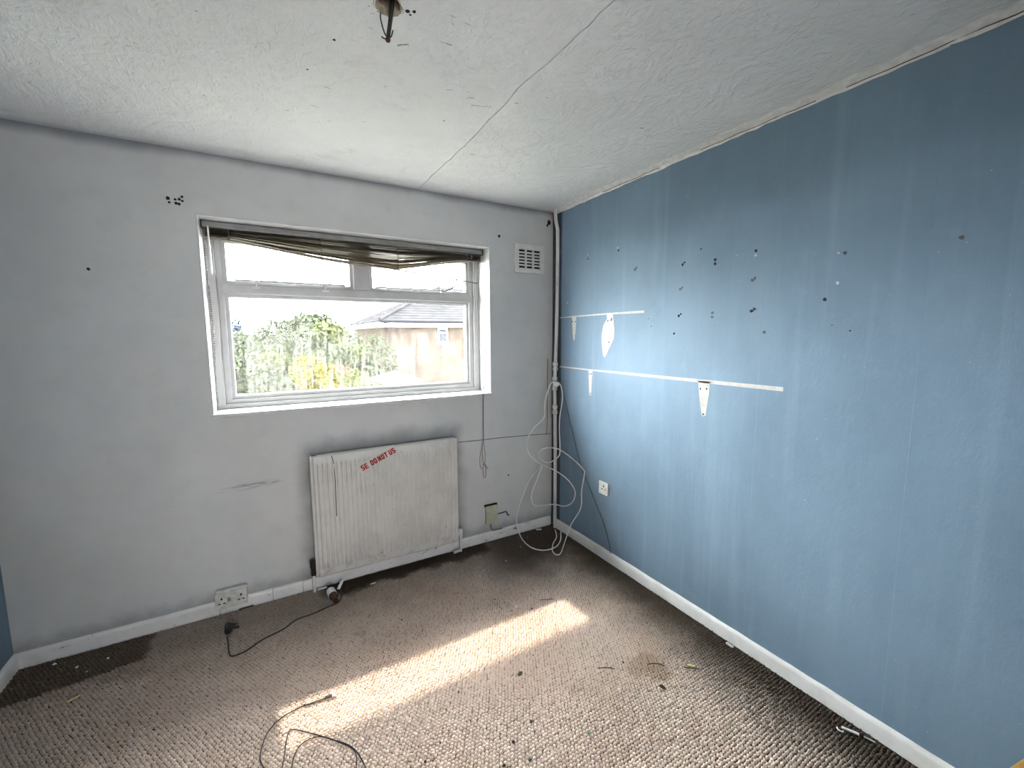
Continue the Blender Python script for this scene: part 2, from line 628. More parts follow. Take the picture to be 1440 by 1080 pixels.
def carpet_pile():
    px, py = .0150, .0130
    xs = np.arange(-W + .008, -.018, px)
    ys = np.arange(-2.55, -.018, py)
    X, Y = np.meshgrid(xs, ys)
    X = X + ((np.arange(len(ys)) % 2) * px * .5)[:, None]
    X = X.ravel()
    Y = Y.ravel()
    X = X + .0012 * np.sin(Y * 21 + X * 3) + rng.normal(0, .0009, X.shape)
    Y = Y + .0014 * np.sin(X * 17) + rng.normal(0, .0009, X.shape)
    n = len(X)
    k = 7
    a = np.arange(k) * 2 * PI / k
    h = rng.uniform(.0075, .0092, n)
    ax = rng.uniform(.0072, .0086, n)
    ay = rng.uniform(.0054, .0066, n)
    sx, sy = rng.normal(0, .0012, n), rng.normal(0, .0012, n)
    V = np.zeros((n, 2 * k + 1, 3))
    V[:, :k, 0] = X[:, None] + ax[:, None] * np.cos(a)
    V[:, :k, 1] = Y[:, None] + ay[:, None] * np.sin(a)
    V[:, :k, 2] = -.0092
    V[:, k:2 * k, 0] = X[:, None] + sx[:, None] * .6 + ax[:, None] * .80 * np.cos(a)
    V[:, k:2 * k, 1] = Y[:, None] + sy[:, None] * .6 + ay[:, None] * .80 * np.sin(a)
    V[:, k:2 * k, 2] = -.009 + h[:, None] * .70
    V[:, 2 * k, 0] = X + sx
    V[:, 2 * k, 1] = Y + sy
    V[:, 2 * k, 2] = -.009 + h
    base = (np.arange(n) * (2 * k + 1))[:, None]
    i = np.arange(k)
    j = (i + 1) % k
    quads = np.stack([i, j, j + k, i + k], 1)
    tris = np.stack([i + k, j + k, np.full(k, 2 * k)], 1)
    Q = (base[:, :, None] + quads[None]).reshape(-1, 4)
    R = (base[:, :, None] + tris[None]).reshape(-1, 3)
    me = bpy.data.meshes.new('carpet_pile')
    nv = V.shape[0] * V.shape[1]
    me.vertices.add(nv)
    me.vertices.foreach_set('co', V.reshape(-1))
    nl = Q.size + R.size
    me.loops.add(nl)
    me.loops.foreach_set('vertex_index', np.concatenate([Q.ravel(), R.ravel()]).astype(np.int32))
    me.polygons.add(len(Q) + len(R))
    st = np.concatenate([np.arange(len(Q)) * 4, Q.size + np.arange(len(R)) * 3]).astype(np.int32)
    me.polygons.foreach_set('loop_start', st)
    me.update(calc_edges=True)
    me.polygons.foreach_set('use_smooth', np.ones(len(Q) + len(R), dtype=bool))
    at = me.attributes.new('tint', 'FLOAT', 'POINT')
    t = np.repeat(rng.uniform(0, 1, n) ** 2, 2 * k + 1)
    at.data.foreach_set('value', t.astype(np.float32))
    me.materials.append(M['pile'])
    o = bpy.data.objects.new('carpet_pile', me)
    COL.objects.link(o)
    o.parent = floor
    return struct(o, 'stuff')


carpet_pile()

# ------------------------------------------------------------------ walls
wb = MB()
wb.box(-W - T, XL, 0, T, -.12, H + .3)
wb.box(XR, T, 0, T, -.12, H + .3)
wb.box(XL, XR, 0, T, -.12, ZB)
wb.box(XL, XR, 0, T, ZT, H + .3)
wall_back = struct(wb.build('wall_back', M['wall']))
MB().box(-W - T, T, T, T + .02, -3, H + .1).v
ext = MB()
ext.box(-W - 1.2, XL, T, T + .1, -2.8, H + .05)
ext.box(XR, 1.2, T, T + .1, -2.8, H + .05)
ext.box(XL, XR, T, T + .1, -2.8, ZB - .03)
ext.box(XL, XR, T, T + .1, ZT + .02, H + .05)
ext.build('brick_skin', M['brick'], wall_back)
# hairline step in the plaster that runs from the radiator to the corner
MB().tube(spline([(-.79, 0.0, .764), (-.62, 0.0, .757), (-.48, 0.0, .754), (-.2, 0.0, .742), (-.012, 0.0, .731)], 4), .0028, 6).build('plaster_crack', M['cordg'], wall_back)
for (x, z, r) in [(-2.269, 2.162, .009), (-2.265, 2.143, .006), (-2.241, 2.160, .006), (-2.238, 2.143, .007),
                  (-2.225, 2.163, .007), (-2.227, 2.140, .007), (-2.213, 2.176, .006), (-2.213, 2.157, .006),
                  (-2.581, 1.806, .007), (-.455, 2.182, .010), (-.393, .461, .006)]:
    MB().prism(disc_poly(x, z, r, 9, .2), 'y', -.0012, .004).build('screw_hole', M['dark'], wall_back)

MB().prism(disc_poly(-.038, 2.325, .016, 9, .4), 'y', -.0015, .004).prism(disc_poly(-.052, 2.30, .009, 8, .4), 'y', -.0014, .004).build('plaster_chip', M['dark'], wall_back)
wall_right = struct(MB().box(.0015, T, YR - .2, 0, -.12, H + .3).build('wall_right', M['plaster']))
for i in range(7):                                # lengths of painted lining paper, butt-jointed
    y1 = -.53 * i - .0
    y0 = max(-.53 * (i + 1) + .0005, YR)
    m = MB()
    fy = [0, .05, .2, .4, .6, .8, 1]
    fz = [0, .3, .7, 1.1, 1.5, 1.9, 2.2, 2.29, 2.386]
    ny, nz = len(fy) - 1, len(fz) - 1
    v, f = [], []
    for a in range(ny + 1):
        for b in range(nz + 1):
            y = y1 + (y0 - y1) * fy[a]
            z = fz[b]
            lift = 0
            if i == 4 and a == 0 and b == nz:
                lift = -.004                      # the seam that has come away at the top
            v.append((-.0 + lift + (random.uniform(-.0006, .0002) if 0 < a < ny else 0), y, z))
    for a in range(ny):
        for b in range(nz):
            q = a * (nz + 1) + b
            f.append((q, q + 1, q + nz + 2, q + nz + 1))
    v2 = [(.0018, p[1], p[2]) for p in v]
    n = len(v)
    rim = [a * (nz + 1) for a in range(ny + 1)] + [ny * (nz + 1) + b for b in range(1, nz + 1)] + \
          [a * (nz + 1) + nz for a in range(ny - 1, -1, -1)] + [b for b in range(nz - 1, 0, -1)]
    f += [tuple(reversed([q + n for q in fc])) for fc in f]
    f += [(rim[k], rim[(k + 1) % len(rim)], rim[(k + 1) % len(rim)] + n, rim[k] + n) for k in range(len(rim))]
    m.raw(v + v2, f)
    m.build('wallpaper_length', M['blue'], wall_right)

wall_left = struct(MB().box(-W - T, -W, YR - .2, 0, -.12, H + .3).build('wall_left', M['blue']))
wr = MB()
DX0, DX1 = -2.17, -1.33  # unseen doorway, added so the fill lamp reaches the room
wr.box(-W - T, DX0, YR - T, YR, -.12, H + .3)
wr.box(DX1, T, YR - T, YR, -.12, H + .3)
wr.box(DX0, DX1, YR - T, YR, 2.02, H + .3)
wr.box(-2.8, -.7, YR - 1.3, YR - 1.2, -.12, H + .3)          # unseen landing box added round the fill lamp, shuts out the sky
wr.box(-2.8, -2.7, YR - 1.2, YR - T, -.12, H + .3)
wr.box(-.8, -.7, YR - 1.2, YR - T, -.12, H + .3)
wr.box(-2.8, -.7, YR - 1.3, YR - T, H + .2, H + .3)
struct(wr.build('wall_rear', M['blue']))
dr = struct(MB().box(DX0 - .035, DX0 - .002, YR + .01, YR + .80, -.003, 2.0, .003).build('door_1', plain('white_door', (.7, .69, .66), .4, .08, 6)))
MB().tube([(DX0 - .004, YR + .72, 1.0), (DX0 + .04, YR + .72, 1.0), (DX0 + .045, YR + .62, 1.0)], .01, 8).build('door_handle', M['brass'], dr, True)

# ------------------------------------------------------------------ ceiling: two boards with a cracked joint, one knocked-out hole
ceiling = struct(MB().box(-W - T, T, YR - T, T, H + .16, H + .3).build('ceiling', M['plaster']))
crack = []
yy = .0
while yy > YR - .2:
    crack.append((-1.023 + .003 * math.sin(yy * 7) + random.uniform(-.0035, .0035) + (-.01 if -1.35 < yy < -1.2 else 0), yy))
    yy -= random.uniform(.03, .08)
crack.append((-1.02, YR - .2))
hole_c = (-1.547, -1.395)
hole = disc_poly(hole_c[0], hole_c[1], .038, 18, .10)
g = .0022
v, f = filled([(-W - .05, 0.0)] + [(x - g, y) for x, y in crack] + [(-W - .05, YR - .2)], [hole], H, H + .03)
MB().raw(v, f).build('ceiling_board', M['ceil'], ceiling)
v, f = filled([(.0, 0.0)] + [(x + g, y) for x, y in crack] + [(.0, YR - .2)], [], H, H + .03)
MB().raw(v, f).build('ceiling_board', M['ceil'], ceiling)
# plaster lip and dark void behind the hole
pl = MB()
n = 20
v, f = [], []
prof = [(.039, -.001), (.034, .004), (.031, .016), (.034, .05), (.030, .09)]
for k, (r, dz) in enumerate(prof):
    for i in range(n):
        a = 2 * PI * i / n
        rr = r * (1 + random.uniform(-.13, .10))
        v.append((hole_c[0] + rr * math.cos(a), hole_c[1] + rr * math.sin(a), H + dz))
for k in range(len(prof) - 1):
    for i in range(n):
        f.append((k * n + i, k * n + (i + 1) % n, (k + 1) * n + (i + 1) % n, (k + 1) * n + i))
f.append(tuple((len(prof) - 1) * n + i for i in range(n)))
pl.raw(v, f).build('hole_lining', M['plaster'], ceiling)
for (x, y, r) in [(-1.497, -1.405, .006), (-1.480, -1.412, .005), (-1.487, -1.395, .003), (-1.66, -1.18, .005),
                  (-1.19, -.88, .003), (-1.72, -.98, .003)]:
    MB().prism(disc_poly(x, y, r, 8, .3), 'z', H - .0012, H + .002).build('ceiling_chip', M['dark'], ceiling)

# cracked filler strip along the top of the blue wall
v, f = [], []
ys = np.linspace(-.03, YR, 90)
for y in ys:
    d = .020 + random.uniform(-.003, .003)
    w = .050 + random.uniform(-.012, .010)
    v += [(-.0022, y, H - d), (-.004 - random.random() * .002, y, H - d + .004), (-.010, y, H - .010 + random.uniform(-.002, .002)),
          (-w, y, H - .0015), (-w, y, H + .001), (.001, y, H + .001)]
for i in range(len(ys) - 1):
    for k in range(6):
        a, b = i * 6 + k, i * 6 + (k + 1) % 6
        f.append((a, b, b + 6, a + 6))
f += [(5, 4, 3, 2, 1, 0), tuple((len(ys) - 1) * 6 + k for k in range(6))]
trim = struct(MB().raw(v, f).build('trim_1', M['caulk']))
v, f = [], []
for i in range(3):
    y0 = [-.55, -1.25, -1.85][i]
    y1 = y0 - [.45, .5, .75][i]
    pts = [(-.0102 - .001, y, H - .0125 + random.uniform(-.0025, .0025)) for y in np.linspace(y0, y1, 14)]
    MB().tube(pts, .0016, 5).build('filler_crack', M['rust'], trim)


# ------------------------------------------------------------------ skirtings
def skirt_profile(h, t):
    return [(0, -.02), (t, -.02), (t, h * .72), (t * .92, h * .86), (t * .6, h * .97), (t * .3, h), (0, h)]


def skirting_x(mb, x0, x1, h, t, n):
    pr = skirt_profile(h, t)
    v, f = [], []
    for i in range(n + 1):
        x = x0 + (x1 - x0) * i / n
        w = random.uniform(-.0012, .0012)
        for (d, z) in pr:
            v.append((x, -d + w * (d > 0), z + (w if z > .01 else 0)))
    k = len(pr)
    for i in range(n):
        for q in range(k):
            f.append((i * k + q, i * k + (q + 1) % k, (i + 1) * k + (q + 1) % k, (i + 1) * k + q))
    f += [tuple(range(k - 1, -1, -1)), tuple(n * k + q for q in range(k))]
    return mb.raw(v, f)


bb = thing('baseboard_back', (-1.5, 0, 0), '', '')
for key in ('label', 'category'):
    del bb[key]
struct(bb)
for (x0, x1, hh, mt) in [(-W, -2.208, .066, 'skirt'), (-2.204, -1.955, .060, 'skirt'), (-1.952, -1.80, .058, 'skirt_dirty'),
                         (-1.797, -.80, .056, 'skirt_dirty'), (-.797, -.018, .062, 'skirt_dirty')]:
    skirting_x(MB(), x0, x1, hh, .016, max(3, int((x1 - x0) / .08))).build('skirting_length', M[mt], bb, smooth=True)
# right and left skirtings are the same board turned
def skirting_y(mb, xw, sgn, y0, y1, h, t, n):
    pr = skirt_profile(h, t)
    v, f = [], []
    for i in range(n + 1):
        y = y0 + (y1 - y0) * i / n
        w = random.uniform(-.0014, .0014)
        for (d, z) in pr:
            v.append((xw + sgn * d + w * (d > 0), y, z + (w if z > .01 else 0)))
    k = len(pr)
    for i in range(n):
        for q in range(k):
            f.append((i * k + q, i * k + (q + 1) % k, (i + 1) * k + (q + 1) % k, (i + 1) * k + q))
    f += [tuple(range(k - 1, -1, -1)), tuple(n * k + q for q in range(k))]
    return mb.raw(v, f)


struct(skirting_y(MB(), -.0008, -1, -.05, YR, .063, .014, 60).build('baseboard_right', M['skirt_r'], None, True))
struct(skirting_y(MB(), -W, 1, -.017, YR, .066, .016, 40).build('baseboard_left', M['skirt'], None, True))

# ------------------------------------------------------------------ window
win = bpy.data.objects.new('window_1', None)
COL.objects.link(win)
win.location = (-1.3475, .2, ZB)
struct(win)


def ring(mb, x0, x1, z0, z1, w, y0, y1, wb_=None):
    wb_ = wb_ or w
    mb.box(x0, x0 + w, y0, y1, z0, z1, .003)
    mb.box(x1 - w, x1, y0, y1, z0, z1, .003)
    mb.box(x0 + w - .002, x1 - w + .002, y0, y1, z1 - w, z1, .003)
    mb.box(x0 + w - .002, x1 - w + .002, y0, y1, z0, z0 + wb_, .003)
    return mb


rv = MB()                                          # painted reveal lining, slightly proud of the wall
rv.box(XL - .002, XL + .006, -.003, .25, ZB, ZT + .002, .001)
rv.box(XR - .006, XR + .002, -.003, .25, ZB, ZT + .002, .001)
rv.box(XL, XR, -.003, .25, ZT - .006, ZT + .002, .001)
rv.build('reveal_lining', M['reveal'], win)
MB().box(XL - .004, XR + .004, -.014, .19, ZB - .006, ZB + .014, .004).build('window_sill', M['reveal'], win)
zi = ZB + .014
ring(MB(), XL + .006, XR - .006, zi, ZT - .006, .042, .170, .262, .026).build('outer_frame', M['upvc'], win)
ring(MB(), XL + .046, XR - .046, zi + .024, ZT - .046, .034, .186, .258, .026).build('inner_frame', M['upvc'], win)
ring(MB(), XL + .044, XR - .044, zi + .021, ZT - .044, .006, .180, .20).build('gasket', M['brass'], win)
ring(MB(), XL + .074, XR - .074, zi + .046, ZT - .076, .006, .194, .21).build('gasket', M['brass'], win)
MB().box(XL + .07, XR - .07, .178, .255, 1.737, 1.788, .004).build('transom', M['upvc'], win)
MB().box(-1.402, -1.302, .180, .255, 1.786, ZT - .045, .004).build('mullion', M['upvc'], win)
fx0, fx1 = XL + .078, XR - .078
ring(MB(), fx0, fx1, zi + .048, 1.739, .021, .200, .245).build('glazing_bead', M['upvc'], win)
ring(MB(), fx0 + .019, fx1 - .019, zi + .067, 1.720, .004, .208, .24).build('gasket', M['black'], win)
MB().box(fx0 + .012, fx1 - .012, .221, .225, zi + .06, 1.735).build('fixed_pane', M['glass'], win)
for (a, b) in ((fx0, -1.400), (-1.304, fx1)):
    sash = ring(MB(), a, b, 1.786, ZT - .072, .022, .194, .246).build('casement', M['upvc'], win)
    MB().box(a + .012, b - .012, .221, .225, 1.796, ZT - .084).build('pane', M['glass2'], sash)
    L = b - a
    # stay bar on its two pins, the peg plate, the fastener
    if a < -1.5:
        bar = [(a + .05, .184, 1.826), (a + .16, .180, 1.812), (a + .62, .180, 1.811)]
        MB().box(a + .055, a + .635, .176, .184, 1.806, 1.815, .002).build('stay_bar', M['rail'], sash)
        for q in (.16, .52):
            MB().box(a + q - .018, a + q + .018, .168, .188, 1.797, 1.812, .002).box(a + q - .005, a + q + .005, .166, .178, 1.775, 1.80, .002).box(a + q - .02, a + q + .02, .164, .180, 1.768, 1.777, .002).build('stay_peg', M['plastic'], sash)
        MB().box(a + .31, a + .36, .172, .186, 1.800, 1.816, .002).build('catch_plate', M['plastic'], sash)
    else:
        MB().box(a + .035, a + .50, .176, .184, 1.806, 1.815, .002).build('stay_bar', M['rail'], sash)
        for q in (.12, .50):
            MB().box(a + q - .02, a + q + .02, .168, .188, 1.794, 1.808, .002).build('stay_peg', M['plastic'], sash)
        MB().box(a + .28, a + .33, .172, .186, 1.797, 1.812, .002).build('catch_plate', M['plastic'], sash)
        MB().tube([(a + .50, .176, 1.806), (a + .54, .172, 1.822), (a + .585, .168, 1.842)], .006, 8).build('stay_handle', M['rail'], sash)
# outside sill, soffit and gutter board of our own roof
MB().box(XL - .05, XR + .05, .25, .46, ZB - .06, ZB + .0, .005).build('outer_sill', M['concrete'], win)
ev = struct(MB().box(-W - 1.2, 1.2, T, .80, 2.44, 2.46).build('trim_2', M['soffit']))
MB().box(-W - 1.2, 1.2, .78, .80, 2.42, 2.60).build('fascia_board', M['fascia'], ev)
MB().box(-W - 1.2, 1.2, .0 + T, .80, 2.62, 2.66).build('roof_edge', M['tile'], ev)

# ------------------------------------------------------------------ venetian blind, pulled up and tangled
bl = thing('venetian_blind', (-1.36, .11, 2.09), 'tangled dark bronze venetian blind bunched up crookedly at the top of the window', 'blind')
HR = MB()
for s in (0,):
    HR.box(-2.156, -.540, .088, .130, 2.064, 2.094, .002)
HR.build('headrail', M['rail'], bl)
for xa in (-2.158, -.546):
    MB().box(xa, xa + .008, .086, .132, 2.060, 2.096, .001).build('rail_end_cap', M['black'], bl)
px_ = np.array([-2.15, -2.05, -1.82, -1.59, -1.36, -1.14, -.90, -.67, -.55])
ps_ = np.array([0, .006, .036, .064, .082, .088, .046, .004, 0.0])
xsl = np.linspace(-2.150, -.548, 34)
sag = np.interp(xsl, px_, ps_)
NS = 20
slat_rows = []
for k in range(NS):
    t = k / (NS - 1)
    kk = t ** 1.1
    z0 = 2.058 - .034 * t
    tilt = random.uniform(-.35, .25) + .15
    wob = random.uniform(-.006, .006)
    ph = random.uniform(0, 6)
    rows = []
    v, f = [], []
    for i, x in enumerate(xsl):
        u = (x + 1.35) / .8
        z = z0 - sag[i] * kk + .0035 * (1 - u * u) * math.sin(3 * u + ph) * (.3 + t)
        y = .110 + wob * .4 * (1 - u * u) + .004 * math.sin(2.2 * u + ph)
        tw = tilt + (1 - u * u) * (.45 * math.sin(ph + 1.7 * u))
        for q, hgt in ((-1, 0), (-.4, .0016), (.4, .0016), (1, 0)):
            v.append((x, y + q * .0125 * math.cos(tw) - hgt * math.sin(tw), z + q * .0125 * math.sin(tw) + hgt))
        rows.append((y, z))
    for i in range(len(xsl) - 1):
        for q in range(3):
            a = i * 4 + q
            f.append((a, a + 1, a + 5, a + 4))
    n = len(v)
    v += [(p[0], p[1], p[2] - .0005) for p in v]
    f += [tuple(reversed([q + n for q in fc])) for fc in f[:]]
    MB().raw(v, f).build('slat', M['slat'], bl, True)
    slat_rows.append(rows)
last = slat_rows[-1]
pts = [(xsl[i], last[i][0], last[i][1] - .008) for i in range(len(xsl))]
v, f = [], []
for p in pts:
    v += [(p[0], p[1] - .012, p[2] - .004), (p[0], p[1] + .012, p[2] - .004), (p[0], p[1] + .012, p[2] + .004), (p[0], p[1] - .012, p[2] + .004)]
for i in range(len(pts) - 1):
    for q in range(4):
        f.append((i * 4 + q, i * 4 + (q + 1) % 4, i * 4 + 4 + (q + 1) % 4, i * 4 + 4 + q))
f += [(3, 2, 1, 0), tuple((len(pts) - 1) * 4 + q for q in range(4))]
MB().raw(v, f).build('bottom_rail', M['slat'], bl)
for x in (-2.04, -1.59, -1.14, -.66):
    i = int(np.argmin(abs(xsl - x)))
    zb = last[i][1] - .014
    MB().tube([(x, .0965, 2.066), (x + .002, .095, (2.066 + zb) / 2), (x, .0955, zb)], .0018, 6).tube([(x, .1235, 2.066), (x, .1245, zb)], .0018, 6).box(x - .006, x + .006, .0945, .0995, zb + .004, zb + .02).build('ladder_cord', M['cordg'], bl)
MB().tube(spline([(-1.50, .094, 1.946), (-1.30, .092, 1.930), (-1.139, .092, 1.916), (-.85, .09, 1.889), (-.585, .088, 1.862)], 6), .0048, 6).build('loose_cord', M['cordg'], bl)
MB().tube([(-2.126, .076, 2.066), (-2.126, .070, 2.045)], .003, 8).tube([(-2.126, .070, 2.050), (-2.123, .064, 1.822)], .0042, 8).build('tilt_wand', M['clear'], bl, True)
ch = MB()                                           # beaded loop down the left reveal
for k in range(78):
    z = 2.05 - k * .0120
    ch.ball((-2.143 - .004 * math.sin(k * .11), .09, z), .0046, 1)
ch.tube([(-2.143, .09, 2.055), (-2.145, .09, 1.70), (-2.143, .09, 1.115)], .001, 5)
ch.build('bead_chain', M['cordg'], bl, True)
for pts in ([(-.630, .086, 2.066), (-.622, .083, 1.95), (-.606, .08, 1.70), (-.592, .07, 1.45), (-.578, .03, 1.22), (-.592, -.012, 1.105), (-.604, -.0175, 1.085), (-.606, -.019, 1.05), (-.605, -.012, .90), (-.604, -.010, .756)],
            [(-.580, .086, 2.066), (-.592, .083, 1.86), (-.586, .078, 1.60), (-.575, .055, 1.33), (-.588, .0, 1.112), (-.600, -.018, 1.088), (-.601, -.019, 1.05), (-.600, -.012, .90), (-.598, -.010, .756)],
            [(-.560, .086, 2.066), (-.572, .083, 1.90), (-.585, .08, 1.862)]):
    MB().tube(spline(pts, 6), .0017, 6).build('pull_cord', M['cordg'], bl)
MB().tube(spline([(-.604, -.010, .756), (-.622, -.010, .68), (-.632, -.009, .62), (-.628, -.009, .565), (-.612, -.010, .548), (-.604, -.011, .585), (-.612, -.010, .655), (-.604, -.010, .750)], 6), .0017, 6) \
    .tube(spline([(-.600, -.010, .756), (-.592, -.010, .68), (-.588, -.010, .60), (-.596, -.012, .585), (-.606, -.010, .56), (-.606, -.009, .50), (-.597, -.009, .478), (-.586, -.009, .49), (-.585, -.010, .55), (-.598, -.012, .588)], 6), .0017, 6) \
    .tube(spline([(-.598, -.012, .588), (-.582, -.012, .56), (-.570, -.012, .545)], 4), .0026, 6).build('knotted_cord_end', M['cordg'], bl)

# ------------------------------------------------------------------ radiator
RX0, RX1, RZ0, RZ1, RY = -1.712, -.835, .098, .816, -.090
rad = thing('radiator', (-1.27, -.06, 0), 'white ribbed panel radiator with rust spots on the grey wall under the window', 'radiator')
NR = 33
pit = (RX1 - RX0 - .03) / NR
xs, hs = [RX0, RX0 + .004], [.004, .0]
for i in range(NR):
    xa = RX0 + .015 + i * pit
    for q, hh in ((.12, 0), (.27, .62), (.40, 1), (.60, 1), (.73, .62), (.88, 0)):
        xs.append(xa + q * pit)
        hs.append(-hh * .0105)
xs += [RX1 - .004, RX1]
hs += [.0, .004]
zs = [RZ0, RZ0 + .004, RZ0 + .036, RZ0 + .046, RZ0 + .056, .3, .5, RZ1 - .056, RZ1 - .046, RZ1 - .036, RZ1 - .004, RZ1]
za = [0, 0, 0, .55, 1, 1, 1, 1, .55, 0, 0, 0]
v, f = [], []
for x, h in zip(xs, hs):
    for z, a in zip(zs, za):
        e = .004 if z in (RZ0, RZ1) else 0
        v.append((x, RY + (h * a if h < 0 else h) + (e if h <= 0 else 0), z))
nz = len(zs)
for i in range(len(xs) - 1):
    for k in range(nz - 1):
        a = i * nz + k
        f.append((a, a + 1, a + nz + 1, a + nz))
MB().raw(v, f).box(RX0, RX1, RY + .0035, RY + .014, RZ0, RZ1).build('front_panel', M['rad'], rad, True)
MB().box(RX0 - .006, RX1 + .003, RY + .015, RY + .045, RZ0 + .004, RZ1 - .004, .003).build('back_panel', M['rad'], rad)
MB().box(RX0 - .016, RX0 - .005, RY + .000, RY + .050, RZ0 + .004, RZ1 + .003, .002).build('side_trim', M['rad'], rad)
MB().box(RX0 + .02, RX1 - .01, RY + .012, RY + .046, RZ1 - .006, RZ1 + .002, .001).build('top_seam', M['rad'], rad)
for x in (RX0 + .16, RX1 - .16):
    MB().box(x - .015, x + .015, RY + .044, -.003, RZ0 + .05, RZ1 - .08).build('bracket', M['rust'], rad)
MB().tube(spline([(-1.613, RY - .0005, .812), (-1.606, RY - .006, .77), (-1.602, RY - .0105, .68), (-1.603, RY - .0105, .58), (-1.604, RY - .0105, .45)], 5), .0024, 6,
          radii=None).build('rust_crack', M['rust'], rad)
for s, x in ((-1, RX0 - .028), (1, RX1 + .028)):
    vv = MB()
    vv.tube([(x - s * .034, -.052, .125), (x + s * .004, -.052, .125)], .010, 10)
    vv.tube([(x, -.052, .10), (x, -.052, .165)], .014, 12)
    if s < 0:
        vv.tube([(x, -.052, .150), (x, -.052, .188)], .017, 12)
    vv.build('valve', M['black'] if s < 0 else M['pipe'], rad, True)
    MB().tube([(x, -.052, .112), (x, -.052, -.004)], .0085, 10).build('pipe_tail', M['pipe'], rad, True)
    if s > 0:
        MB().tube([(x - .01, -.052, .006), (x - .055, -.060, .006)], .010, 10).build('pipe_elbow', M['pipe'], rad, True)


# warning tape stuck at an angle across the ribs
# stencil capitals drawn as strokes: (from, to) in units of letter width and height
STROKES = {'S': [((1, 1), (0, 1)), ((0, 1), (0, .55)), ((0, .5), (1, .5)), ((1, .45), (1, 0)), ((1, 0), (0, 0))],
           'E': [((0, 0), (0, 1)), ((0, 1), (1, 1)), ((0, .5), (.9, .5)), ((0, 0), (1, 0))],
           'D': [((0, 0), (0, 1)), ((0, 1), (.7, 1)), ((.7, 1), (1, .8)), ((1, .8), (1, .2)), ((1, .2), (.7, 0)), ((.7, 0), (0, 0))],
           'O': [((.25, 0), (0, .2)), ((0, .2), (0, .8)), ((0, .8), (.25, 1)), ((.25, 1), (.75, 1)), ((.75, 1), (1, .8)), ((1, .8), (1, .2)), ((1, .2), (.75, 0)), ((.75, 0), (.25, 0))],
           'N': [((0, 0), (0, 1)), ((0, 1), (1, 0)), ((1, 0), (1, 1))],
           'T': [((.5, 0), (.5, 1)), ((-.1, 1), (1.1, 1))],
           'U': [((0, 1), (0, .2)), ((0, .2), (.25, 0)), ((.25, 0), (.75, 0)), ((.75, 0), (1, .2)), ((1, .2), (1, 1))]}


def letters(body, u0, w, h, pitch, stroke):
    mb = MB()
    for n_, ch_ in enumerate(body):
        for (a, b) in STROKES[ch_]:
            p0 = Vector((u0 + n_ * pitch + a[0] * w, a[1] * h))
            p1 = Vector((u0 + n_ * pitch + b[0] * w, b[1] * h))
            d = (p1 - p0).normalized()
            k = Vector((-d.y, d.x)) * stroke / 2
            e = d * stroke / 2
            q = [p0 - e + k, p0 - e - k, p1 + e - k, p1 + e + k]
            mb.raw([on_tape(c.x, c.y, .0009) for c in q] + [on_tape(c.x, c.y, .0018) for c in q],
                   [(3, 2, 1, 0), (4, 5, 6, 7), (0, 1, 5, 4), (1, 2, 6, 5), (2, 3, 7, 6), (3, 0, 4, 7)])
    return mb


tp = thing('warning_tape', (-1.345, RY - .0105, .757), 'strip of clear tape printed SE DO NOT US in red, stuck aslant on the radiator', 'tape')
ang = math.radians(23.5)
ca, sa = math.cos(ang), math.sin(ang)
ori = Vector((-1.448, RY - .0106, .700))


def on_tape(u, w, d):
    return (ori.x + u * ca - w * sa, ori.y - d, ori.z + u * sa + w * ca)


v = [on_tape(u, w, d) for d in (0, .0006) for (u, w) in ((-.03, -.007), (.226, -.007), (.226, .042), (-.03, .042))]
MB().raw(v, [(0, 1, 2, 3), (7, 6, 5, 4), (0, 4, 5, 1), (1, 5, 6, 2), (2, 6, 7, 3), (3, 7, 4, 0)]).build('tape_strip', M['pinkt'], tp)
for body, u0 in (('SE', .003), ('DO', .062), ('NOT', .110), ('US', .182)):
    letters(body, u0, .0115, .027, .0215, .0075).build('lettering', M['red'], tp)

# ------------------------------------------------------------------ vent on the window wall
vt = thing('wall_vent', (-.214, 0, 2.044), 'white louvred air vent high on the grey wall next to the corner pipe', 'vent')
x0, x1, z0, z1 = -.341, -.087, 1.945, 2.144
MB().box(x0 + .004, x1 - .004, -.004, .006, z0 + .004, z1 - .004).build('backing', M['dark'], vt)
ring(MB(), x0, x1, z0, z1, .036, -.018, .004, .034).build('vent_frame', M['plastic'], vt)
gx0, gx1, gz0, gz1 = x0 + .034, x1 - .034, z0 + .032, z1 - .034
for k in (1, 2):
    xm = gx0 + (gx1 - gx0) * k / 3
    MB().box(xm - .006, xm + .006, -.0165, .002, gz0, gz1, .001).build('divider', M['plastic'], vt)
for k in range(1, 6):
    zm = gz0 + (gz1 - gz0) * k / 6
    MB().raw([(gx0, -.015, zm - .004), (gx0, -.006, zm + .007), (gx0, -.004, zm + .005), (gx0, -.013, zm - .007),
              (gx1, -.015, zm - .004), (gx1, -.006, zm + .007), (gx1, -.004, zm + .005), (gx1, -.013, zm - .007)],
             [(0, 1, 2, 3), (7, 6, 5, 4), (0, 4, 5, 1), (1, 5, 6, 2), (2, 6, 7, 3), (3, 7, 4, 0)]).build('louvre', M['plastic'], vt)
MB().tube([(-.225, -.0145, gz0 - .006), (-.219, -.0145, gz0 - .013), (-.212, -.0145, gz0 - .005)], .003, 6).build('broken_catch', M['dark'], vt)

